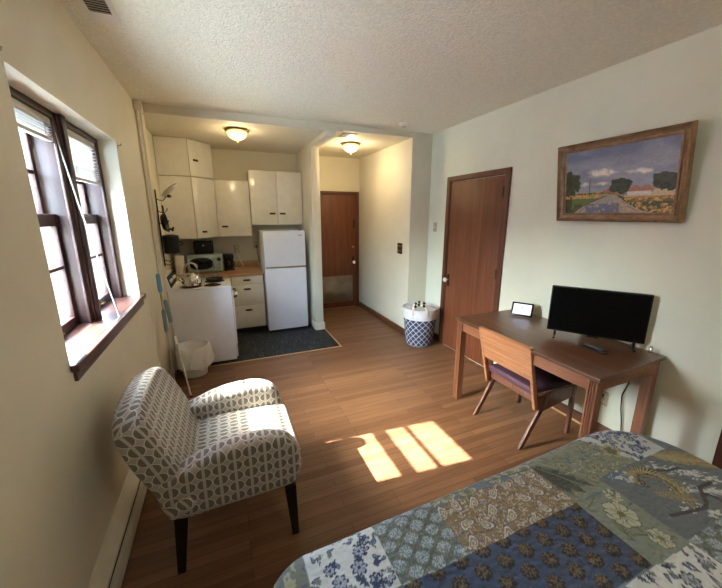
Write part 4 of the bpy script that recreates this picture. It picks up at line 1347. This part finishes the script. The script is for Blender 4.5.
def lattice_block(x, y):
    c = np.broadcast_to(C3(112, 128, 136), x.shape + (3,)).copy()
    P = 0.085
    a = (x * 1.0 + y * 1.25) / P
    b = (x * 1.0 - y * 1.25) / P
    fa, fb = np.abs(a - np.round(a)), np.abs(b - np.round(b))
    ca, cb = a - np.floor(a) - 0.5, b - np.floor(b) - 0.5
    d = np.hypot(ca, cb)
    ang = np.arctan2(cb, ca)
    petal = np.abs(np.sin(ang * 4 + d * 9)) > 0.42
    c = mixc(c, (d < 0.40) & petal & (vnoise(x, y, 260, 5, 2) > 0.38), C3(172, 186, 190))
    l_ = np.minimum(fa, fb)
    c = mixc(c, (l_ < 0.095), C3(98, 106, 98))
    c = mixc(c, (l_ < 0.05) & (vnoise(x, y, 240, 6, 1) > 0.55), C3(136, 136, 112))
    return c
def paisley_block(x, y):
    n = vnoise(x, y, 150, 8, 2)
    c = np.broadcast_to(C3(136, 122, 98), x.shape + (3,)).copy()
    m2 = np.abs(vnoise(x, y, 62, 9, 2) - 0.5) < 0.035
    c = mixc(c, n > 0.60, C3(164, 136, 94))
    c = mixc(c, m2, C3(196, 194, 186))
    c = mixc(c, np.abs(vnoise(x + 4, y, 80, 10, 2) - 0.5) < 0.02, C3(96, 98, 104))
    r_ = np.random.default_rng(11)
    X0, X1, Y0, Y1 = x.min(), x.max(), y.min(), y.max()
    pts = []
    for i in range(400):
        p = (r_.uniform(X0, X1), r_.uniform(Y0, Y1))
        if all(math.hypot(p[0] - q[0], p[1] - q[1]) > 0.062 for q in pts):
            pts.append(p)
    for cx, cy in pts:
        a = r_.uniform(0, 6.28)
        px, py = (x - cx) * math.cos(a) + (y - cy) * math.sin(a), -(x - cx) * math.sin(a) + (y - cy) * math.cos(a)
        w_ = np.clip(1 - (px + 0.028) / 0.056, 0.15, 1)
        d = np.hypot(px * 0.72, (py + 0.35 * px * px / 0.03) / (0.45 + 0.55 * w_))
        c = mixc(c, d < 0.0235, C3(92, 94, 102))
        c = mixc(c, d < 0.0205, C3(204, 202, 196))
        c = mixc(c, d < 0.0155, C3(146, 132, 106))
        c = mixc(c, (d < 0.010) & (d > 0.0055), C3(196, 194, 186))
    return c
def fern_drop(x, y):
    c = np.broadcast_to(C3(120, 124, 112), x.shape + (3,)).copy()
    c = mixc(c, vnoise(x * 0.4, y, 60, 21, 3) > 0.55, C3(92, 106, 130))
    return mixc(c, vnoise(x, y * 0.4, 70, 22, 3) > 0.6, C3(170, 168, 142))
def slate_strip(x, y):
    c = np.broadcast_to(C3(112, 128, 138), x.shape + (3,)).copy()
    r_ = np.random.default_rng(41)
    for cx in (0.66, 0.73, 0.82, 0.97, 1.06, 1.13):
        cy = 0.875 + r_.uniform(-0.012, 0.018)
        c = mixc(c, flower(x, y, cx, cy, 0.036, 6, cx * 9), C3(206, 204, 184))
        c = mixc(c, flower(x, y, cx, cy, 0.032, 6, cx * 9), C3(150, 148, 112))
        c = mixc(c, flower(x, y, cx, cy, 0.016, 6, cx * 9, 0.6), C3(112, 120, 110))
    return mixc(c, seg(x, y, 0.6, 0.90, 1.2, 0.86, 0.003), C3(90, 100, 92))
def sage_block(x, y):
    r_ = np.random.default_rng(42)
    c = np.broadcast_to(C3(134, 138, 118), x.shape + (3,)).copy()
    c = mixc(c, vnoise(x, y * 1.6, 26, 51, 3) > 0.6, C3(118, 126, 112))
    for i in range(60):
        cx, cy, a = r_.uniform(1.17, 1.63), r_.uniform(0.70, 0.95), r_.uniform(-0.6, 0.6)
        c = mixc(c, seg(x, y, cx, cy, cx + 0.035 * math.cos(a), cy + 0.035 * math.sin(a), 0.0018), C3(176, 176, 156) if i % 2 else C3(104, 112, 96))
    for cx, cy in ((1.30, 0.82), (1.50, 0.86), (1.42, 0.76), (1.36, 0.72)):
        c = mixc(c, flower(x, y, cx, cy, 0.032, 8, cx, 0.6), C3(104, 116, 98))
        c = mixc(c, flower(x, y, cx, cy, 0.024, 8, cx, 0.7), C3(152, 152, 126))
        c = mixc(c, flower(x, y, cx, cy, 0.010, 6, cx), C3(110, 118, 104))
    # dark feather leaf
    for k_, (x1_, y1_) in enumerate(((1.315, 0.695), (1.25, 0.685), (1.20, 0.70))):
        c = mixc(c, frond(x, y, 1.175, 0.865, x1_, y1_, 0.040, 24, 0.0042), C3(72, 78, 70))
    c = mixc(c, seg(x, y, 1.175, 0.865, 1.29, 0.69, 0.002), C3(130, 134, 116))
    for i in range(12):
        cx, cy = r_.uniform(1.3, 1.62), r_.uniform(0.80, 0.93)
        c = mixc(c, flower(x, y, cx, cy, 0.011, 5, cx * 7, 0.6), C3(92, 110, 134))
    return c
def grey_block(x, y):
    r_ = np.random.default_rng(43)
    c = np.broadcast_to(C3(106, 114, 120), x.shape + (3,)).copy()
    for (ax, ay, bx2, by2) in ((1.64, 0.69, 1.80, 0.52), (1.60, 0.56, 1.78, 0.46), (1.72, 0.62, 1.9, 0.44), (1.50, 0.50, 1.7, 0.36), (1.70, 0.50, 1.95, 0.36)):
        for i in range(46):
            f = r_.uniform(0, 1)
            cx, cy = ax + (bx2 - ax) * f + r_.normal(0, 0.012), ay + (by2 - ay) * f + r_.normal(0, 0.012)
            a = r_.uniform(-1.0, 0.2)
            c = mixc(c, seg(x, y, cx, cy, cx + 0.020 * math.cos(a), cy + 0.020 * math.sin(a), 0.0036, 0.0008), C3(196, 200, 198))
    for P0 in (((1.60, 0.67), (1.65, 0.645), (1.70, 0.622), (1.76, 0.615)), ((1.44, 0.49), (1.52, 0.475), (1.60, 0.46), (1.64, 0.475), (1.66, 0.495), (1.69, 0.49), (1.70, 0.46), (1.68, 0.42)), ((1.64, 0.475), (1.70, 0.52), (1.78, 0.52))):
        for a, b_ in zip(P0, P0[1:]):
            c = mixc(c, seg(x, y, a[0], a[1], b_[0], b_[1], 0.0070), C3(70, 70, 68))
    for (a0, a1, b0, b1, L) in ((1.80, 0.70, 1.97, 0.54, 0.060), (1.74, 0.71, 1.90, 0.60, 0.050)):
        c = mixc(c, frond(x, y, a0, a1, b0, b1, L, 26, 0.0055), C3(110, 104, 76))
        c = mixc(c, frond(x, y, a0, a1, b0, b1, L * 0.92, 26, 0.0036), C3(168, 156, 112))
    c = mixc(c, frond(x, y, 1.86, 0.48, 1.96, 0.38, 0.03, 12, 0.004), C3(150, 150, 130))
    cen = (1.545, 0.600)
    for i in range(30):
        a = 3.0 - i * 0.135
        rr_ = 0.032 + i * 0.0012
        p = (cen[0] + rr_ * math.cos(a), cen[1] + rr_ * math.sin(a))
        q = (cen[0] + (rr_ + 0.062) * math.cos(a - 0.6), cen[1] + (rr_ + 0.062) * math.sin(a - 0.6))
        c = mixc(c, seg(x, y, p[0], p[1], q[0], q[1], 0.0080, 0.003), C3(78, 76, 58))
        c = mixc(c, seg(x, y, p[0], p[1], q[0], q[1], 0.0045, 0.0015), C3(178, 166, 118))
    c = mixc(c, frond(x, y, 1.50, 0.58, 1.62, 0.49, 0.035, 14, 0.004), C3(140, 134, 100))
    for i in range(40):
        cx, cy = 1.47 + r_.normal(0, 0.035), 0.685 + r_.normal(0, 0.018)
        c = mixc(c, flower(x, y, cx, cy, 0.009, 5, i, 0.6), C3(96, 114, 146) if i % 2 else C3(190, 196, 198))
    return c
def pale_sage(x, y):
    r_ = np.random.default_rng(44)
    c = np.broadcast_to(C3(132, 144, 132), x.shape + (3,)).copy()
    c = mixc(c, seg(x, y, 1.19, 0.63, 1.27, 0.655, 0.003), C3(120, 116, 70))
    c = mixc(c, seg(x, y, 1.22, 0.50, 1.35, 0.44, 0.003), C3(98, 98, 78))
    c = mixc(c, frond(x, y, 1.20, 0.50, 1.24, 0.56, 0.03, 7, 0.003), C3(108, 112, 84))
    c = mixc(c, frond(x, y, 1.31, 0.66, 1.22, 0.66, 0.02, 8, 0.003), C3(104, 118, 126))
    for (cx, cy, s_) in ((1.275, 0.565, 1.05), (1.335, 0.63, 0.6), (1.30, 0.455, 0.7)):
        for q in range(6):
            a = q * 1.047 + cx * 3
            px, py = cx + 0.034 * s_ * math.cos(a), cy + 0.034 * s_ * math.sin(a)
            c = mixc(c, flower(x, y, px, py, 0.027 * s_, 3, a, 0.35), C3(92, 100, 84))
            c = mixc(c, flower(x, y, px, py, 0.0235 * s_, 3, a, 0.35), C3(186, 188, 166))
            c = mixc(c, seg(x, y, cx, cy, px + 0.010 * s_ * math.cos(a), py + 0.010 * s_ * math.sin(a), 0.003, 0.001), C3(140, 144, 118))
        c = mixc(c, flower(x, y, cx, cy, 0.010 * s_, 5, 0, 0.5), C3(112, 110, 72))
    for i in range(16):
        cx, cy, a = r_.uniform(1.18, 1.37), r_.uniform(0.42, 0.67), r_.uniform(0, 6.28)
        c = mixc(c, seg(x, y, cx, cy, cx + 0.026 * math.cos(a), cy + 0.026 * math.sin(a), 0.0045, 0.001), C3(92, 106, 122) if i % 3 == 0 else C3(112, 120, 92))
    return c
def quilt_color(x, y):
    col = np.broadcast_to(C3(116, 128, 138), x.shape + (3,)).copy()
    def R_(x0, x1, y0, y1):
        return (x >= x0) & (x < x1) & (y >= y0) & (y < y1)
    def blk(m, f, *a):
        if m.any():
            col[m] = f(x[m], y[m], *a)
    blk(R_(-2, 0.155, 0.66, 4), fern_drop)
    blk(R_(0.155, 0.405, 0.66, 4), white_floral, 31)
    blk(R_(0.405, 0.655, 0.66, 4), lattice_block)
    blk(R_(0.655, 1.168, 0.85, 4), slate_strip)
    blk(R_(0.655, 1.168, 0.66, 0.85), paisley_block)
    blk(R_(1.168, 1.632, 0.66, 4), sage_block)
    blk(R_(1.50, 1.85, 0.71, 4) & (x > 1.632 - (y - 0.71) * 0.45), white_floral, 61, (190, 196, 196))
    g = flower(x, y, 1.60, 0.80, 0.045, 5, 0.4, 0.5)
    col[g] = C3(160, 154, 112)
    col[flower(x, y, 1.60, 0.80, 0.028, 5, 0.4, 0.5)] = C3(96, 100, 76)
    blk(R_(1.375, 4, -3, 0.71), grey_block)
    blk(R_(1.168, 1.375, 0.405, 0.68), pale_sage)
    blk(R_(1.375, 1.75, -3, 0.415), lattice_block)
    blk(R_(0.655, 1.168, 0.41, 0.66), navy_block)
    blk(R_(-2, 0.405, -3, 0.66), lattice_block)
    blk(R_(0.405, 0.655, -3, 0.66), navy_block)
    blk(R_(0.655, 1.375, -0.1, 0.405), white_floral, 71)
    blk(R_(0.155, 1.168, -3, -0.1), paisley_block)
    m = (x > 1.955) & (y < 0.74)
    col[m] = C3(84, 92, 112)
    col[m & (vnoise(x, y, 40, 91, 2) > 0.55)] = C3(104, 112, 124)
    n = vnoise(x, y, 90, 95, 2)[..., None]
    return np.clip(col * (0.93 + 0.14 * n), 0, 1)

def paint_attr(me, cols):
    at = me.color_attributes.new('paint', 'FLOAT_COLOR', 'POINT')
    a = np.ones((len(cols), 4), dtype=np.float32)
    a[:, :3] = cols
    at.data.foreach_set('color', a.ravel())

def grid_mesh(name, P, mat, parent=None):
    """P: array (ny, nx, 3)"""
    ny_, nx_ = P.shape[:2]
    off = np.array(wloc(parent))
    co = (P - off).reshape(-1, 3).astype(np.float32)
    idx = np.arange(ny_ * nx_).reshape(ny_, nx_)
    f = np.stack([idx[:-1, :-1], idx[:-1, 1:], idx[1:, 1:], idx[1:, :-1]], -1).reshape(-1, 4)
    me = bpy.data.meshes.new(name)
    me.from_pydata(co.tolist(), [], f.tolist())
    me.shade_smooth()
    me.materials.append(M[mat])
    o = bpy.data.objects.new(name, me)
    C.objects.link(o)
    if parent is not None:
        o.parent = parent
    return o

# bed under the quilt
QX0, QX1, QY0, QY1, QZ = 0.085, 1.900, -1.10, 0.858, 0.605
t = thing('bed', 'double bed whose foot end points at the kitchen, hidden under the quilt', 'bed', (1.0, -0.1, 0))
B().box((QX0 + 0.04, QY0 + 0.01, 0.36), (QX1 - 0.04, QY1 - 0.03, QZ - 0.035), 0.05, 4).build('mattress', 'mattress', t)
B().box((QX0 + 0.05, QY0 + 0.01, 0.12), (QX1 - 0.05, QY1 - 0.04, 0.36), 0.01).build('box_spring', 'mattress', t)
for x in (QX0 + 0.12, QX1 - 0.12):
    for y in (QY0 + 0.1, QY1 - 0.15):
        B().box((x - 0.025, y - 0.025, 0.0), (x + 0.025, y + 0.025, 0.12), 0.004).build('leg', 'legwood', t)
B().box((QX0, QY0 - 0.05, 0.0), (QX1, QY0 - 0.005, 1.05), 0.012).build('headboard', 'desk_apron', t)

ss = np.arange(QX0 - 0.44, QX1 + 0.44, 0.0034)
ts = np.concatenate([np.arange(QY0, 0.30, 0.03), np.arange(0.30, 1.00, 0.0034), np.arange(1.00, QY1 + 0.44, 0.015)])
SS, TT = np.meshgrid(ss, ts)
rq = 0.075
def drape(d):
    d = np.maximum(d, 0)
    a = np.minimum(d / rq, math.pi / 2)
    o_ = rq * np.sin(a)
    dz = rq * (1 - np.cos(a)) + np.maximum(d - rq * math.pi / 2, 0) * 0.985
    o_ = o_ + np.maximum(d - rq * math.pi / 2, 0) * 0.09
    return o_, dz
# rounded rectangle in plan: nearest point inside, outward direction, distance
RCL, RCR = 0.09, 0.24
rc = np.where(SS > 1.0, RCR, RCL)
nx_c = np.clip(SS, QX0 + np.where(TT > QY1 - RCL, RCL, 0.0), QX1 - np.where(TT > QY1 - RCR, RCR, 0.0))
corner = ((SS < QX0 + RCL) & (TT > QY1 - RCL)) | ((SS > QX1 - RCR) & (TT > QY1 - RCR))
ccx = np.where(SS > 1.0, QX1 - RCR, QX0 + RCL)
ccy = QY1 - rc
vx, vy = SS - ccx, TT - ccy
vr = np.maximum(np.hypot(vx, vy), 1e-6)
dc = vr - rc
oc, zc_ = drape(dc)
ol, zl = drape(QX0 - SS)
orr, zr = drape(SS - QX1)
of_, zf = drape(TT - QY1)
X = np.where(corner, ccx + vx / vr * (np.minimum(vr, rc) + oc), np.clip(SS, QX0, QX1) - ol + orr)
Y = np.where(corner, ccy + vy / vr * (np.minimum(vr, rc) + oc), np.clip(TT, QY0, QY1) + of_)
drop = np.where(corner, zc_, np.maximum(np.maximum(zl, zr), zf))
drop = np.minimum(drop, 0.42)
Z = QZ - drop
fold = np.clip((drop - 0.06) / 0.3, 0, 1)
Y = Y + 0.012 * np.sin(SS * 17 + 1.0) * fold
X = X + 0.012 * np.sin(TT * 15) * fold
Z = Z + 0.006 * (vnoise(SS + 3, TT + 3, 9, 2, 2) - 0.5) * (1 - fold) + 0.012 * (vnoise(SS + 5, TT + 5, 2.5, 7, 2) - 0.5) * (1 - fold)
Y = Y + 0.035 * (X - 1.0)
P = np.stack([X, Y, Z], -1)
q = grid_mesh('patchwork_quilt', P, 'quilt')
paint_attr(q.data, quilt_color(SS, TT + 0.035 * (SS - 1.0)).reshape(-1, 3))
tag(q, 'blue and sage floral patchwork quilt spread over the bed', 'quilt')
so_ = q.modifiers.new('thickness', 'SOLIDIFY')
so_.thickness = 0.012
so_.offset = -1.0

# ------------------------------------------------------------------ painting on the wall
PY0, PY1, PZ0, PZ1 = 1.160, 1.990, 1.638, 2.205
px_ = XR - 0.004
kids0 = None
t = thing('framed_painting', 'framed landscape painting of a country road on the right wall above the television', 'painting', (px_, (PY0 + PY1) / 2, PZ0))
fw_ = 0.078
def frame_side(pts3):
    pass
prof = [(0.0, 0.0), (0.0, 0.030), (0.003, 0.044), (0.010, 0.047), (0.014, 0.038), (0.017, 0.033), (0.030, 0.024), (0.040, 0.022), (0.043, 0.029), (0.048, 0.029), (0.051, 0.020), (0.060, 0.016), (0.062, 0.012), (0.062, 0.0)]   # (inset, height off wall)
bm = bmesh.new()
rings = []
for ins_, h_ in prof:
    rings.append([bm.verts.new((px_ - h_, yy_, zz_)) for yy_, zz_ in ((PY0 + ins_, PZ0 + ins_), (PY1 - ins_, PZ0 + ins_), (PY1 - ins_, PZ1 - ins_), (PY0 + ins_, PZ1 - ins_))])
for A, D in zip(rings, rings[1:]):
    for j in range(4):
        bm.faces.new((A[j], A[(j + 1) % 4], D[(j + 1) % 4], D[j]))
b = B(); b.bm.free(); b.bm = bm
fr_ = b.build('picture_frame', 'frame', t, smooth=25)
for yy_, zz_ in ((PY0 + 0.022, PZ0 + 0.022), (PY1 - 0.022, PZ0 + 0.022), (PY1 - 0.022, PZ1 - 0.022), (PY0 + 0.022, PZ1 - 0.022)):
    b = B()
    for i in range(7):
        a = i * 0.9
        b.lathe([(0.0, -0.006), (0.007, -0.003), (0.005, 0.0)], (px_ - 0.034, yy_ + 0.011 * math.cos(a), zz_ + 0.011 * math.sin(a)), 10, 'X')
    b.build('corner_ornament', 'frame', fr_)
B().box((px_ - 0.014, PY0 + 0.055, PZ0 + 0.055), (px_ - 0.002, PY1 - 0.055, PZ1 - 0.055)).build('stretcher', 'cardboard', t)
us = np.linspace(0, 1, 260)
vs_ = np.linspace(0, 1, 170)
U, V = np.meshgrid(us, vs_)         # U: 0 at far (left in view) .. 1 near (right in view)
Pw = np.stack([np.full_like(U, px_ - 0.0155), PY1 - 0.059 - U * (PY1 - PY0 - 0.118), PZ0 + 0.059 + V * (PZ1 - PZ0 - 0.118)], -1)
cv = grid_mesh('canvas', Pw, 'canvas', t)
asp = 1.6
def landscape(U, V):
    x = U * asp
    y = V
    n1 = vnoise(x, y * 2.2, 3.0, 201, 5)
    n2 = vnoise(x, y * 1.5, 14, 203, 3)
    sky_ = mixc(np.broadcast_to(C3(150, 156, 172), U.shape + (3,)).copy(), (V - 0.35) * 1.3 + (n1 - 0.5) * 1.6, C3(104, 114, 142))
    cl = np.exp(-(((U - 0.38) / 0.13) ** 2 + ((V - 0.63) / 0.06) ** 2)) + 0.8 * np.exp(-(((U - 0.72) / 0.11) ** 2 + ((V - 0.60) / 0.045) ** 2)) + 0.6 * np.exp(-(((U - 0.42) / 0.12) ** 2 + ((V - 0.46) / 0.035) ** 2)) + 0.6 * np.exp(-(((U - 0.18) / 0.10) ** 2 + ((V - 0.47) / 0.035) ** 2))
    sky_ = mixc(sky_, np.clip(cl * 2.1 * (n2 * 1.6) - 0.35 + 0.25 * (n1 - 0.5), 0, 0.95), C3(222, 216, 202))
    c = sky_
    hor = 0.335
    field = V < hor
    c = mixc(c, field, C3(178, 150, 92))
    c = mixc(c, field & (V < hor - 0.02) & (vnoise(x, y * 3, 26, 205, 3) > 0.5), C3(150, 118, 66))
    c = mixc(c, field & (V > 0.24) & (U > 0.60), C3(198, 184, 146))
    c = mixc(c, field & (U < 0.46) & (V < 0.30), C3(160, 150, 88))
    c = mixc(c, field & (U < 0.46) & (V < 0.24), C3(98, 112, 60))
    c = mixc(c, (V < 0.20 + 0.1 * (U - 0.6)) & (U > 0.55) & (vnoise(x, y, 40, 206, 2) > 0.52), C3(120, 96, 54))
    # road
    left = 0.10 + (V / 0.27) * 0.33 - 0.03 * np.sin(V * 14)
    right = 0.86 - (V / 0.27) ** 0.6 * 0.33
    road = (V < 0.275) & (U > left) & (U < right)
    edge = (V < 0.27) & (U > left - 0.025) & (U < right + 0.04)
    c = mixc(c, edge, C3(74, 86, 46))
    c = mixc(c, road, C3(168, 162, 156))
    tr_ = np.abs(((U - left) / np.maximum(right - left, 1e-3)) * 7 % 1 - 0.5) < 0.12
    c = mixc(c, road & tr_, C3(140, 130, 122))
    sh = road & (V < 0.15) & (U < 0.56) & (U > 0.22) & (vnoise(x, y * 2, 9, 207, 3) > 0.45)
    c = mixc(c, sh, C3(112, 116, 136))
    # village, wall
    c = mixc(c, (V > 0.30) & (V < 0.40) & (U > 0.55) & (U < 0.84) & (V < 0.355 + 0.05 * np.abs(np.sin(U * 34))), C3(176, 126, 96))
    c = mixc(c, (V > 0.265) & (V < 0.315) & (U > 0.57) & (U < 0.82), C3(208, 206, 200))
    c = mixc(c, (V > 0.265) & (V < 0.36) & (np.abs(U - 0.60) < 0.022), C3(126, 136, 160))
    c = mixc(c, (V > 0.30) & (V < 0.375) & (U > 0.40) & (U < 0.50) & (V < 0.345 + 0.03 * np.abs(np.sin(U * 60))), C3(170, 104, 82))
    # trees
    def tree(cx, cy, rx_, ry_, seed):
        d = ((U - cx) / rx_) ** 2 + ((V - cy) / ry_) ** 2
        return d < -0.05 + 2.2 * vnoise(x, y, 13, seed, 5)
    tg = mixc(np.broadcast_to(C3(40, 50, 34), U.shape + (3,)).copy(), vnoise(x, y, 30, 210, 3) * 1.2 - 0.35, C3(84, 92, 52))
    c = mixc(c, tree(0.02, 0.50, 0.13, 0.20, 211), tg)
    c = mixc(c, (U < 0.07) & (V < 0.42), tg)
    c = mixc(c, tree(0.56, 0.42, 0.085, 0.115, 212), tg)
    c = mixc(c, tree(0.50, 0.37, 0.04, 0.06, 213), tg)
    c = mixc(c, tree(0.89, 0.44, 0.075, 0.12, 214), tg)
    c = mixc(c, tree(0.97, 0.43, 0.05, 0.11, 215), tg)
    c = mixc(c, (U < 0.5) & (V < 0.33) & (V > 0.30) & (vnoise(x, y, 40, 216, 2) > 0.5), C3(70, 84, 60))
    c = mixc(c, (np.abs(U - 0.265) < 0.0045) & (V > 0.28) & (V < 0.54), C3(66, 60, 60))
    br_ = vnoise(x * 1.0, y * 2.0, 38, 220, 3)[..., None]
    br2 = vnoise(x * 2.2, y * 0.9, 60, 221, 2)[..., None]
    c = c * (0.78 + 0.30 * br_ + 0.16 * br2)
    g_ = (V < 0.22) & (U > 0.52) & (vnoise(x, y, 34, 222, 3) > 0.60)
    c = mixc(c, g_, C3(206, 170, 104))
    g_ = (V < 0.16) & ((U < left) | (U > right)) & (vnoise(x, y, 26, 223, 3) > 0.52)
    c = mixc(c, g_, C3(70, 84, 44))
    g_ = (V < 0.30) & (V > 0.24) & (U < 0.36) & (vnoise(x, y * 2, 30, 224, 2) > 0.5)
    c = mixc(c, g_, C3(206, 160, 92))
    return np.clip(c * 1.12, 0, 1)
paint_attr(cv.data, landscape(U, V).reshape(-1, 3))

t.rotation_euler = (0, -R(9.0), 0)      # the picture leans forward from the wall
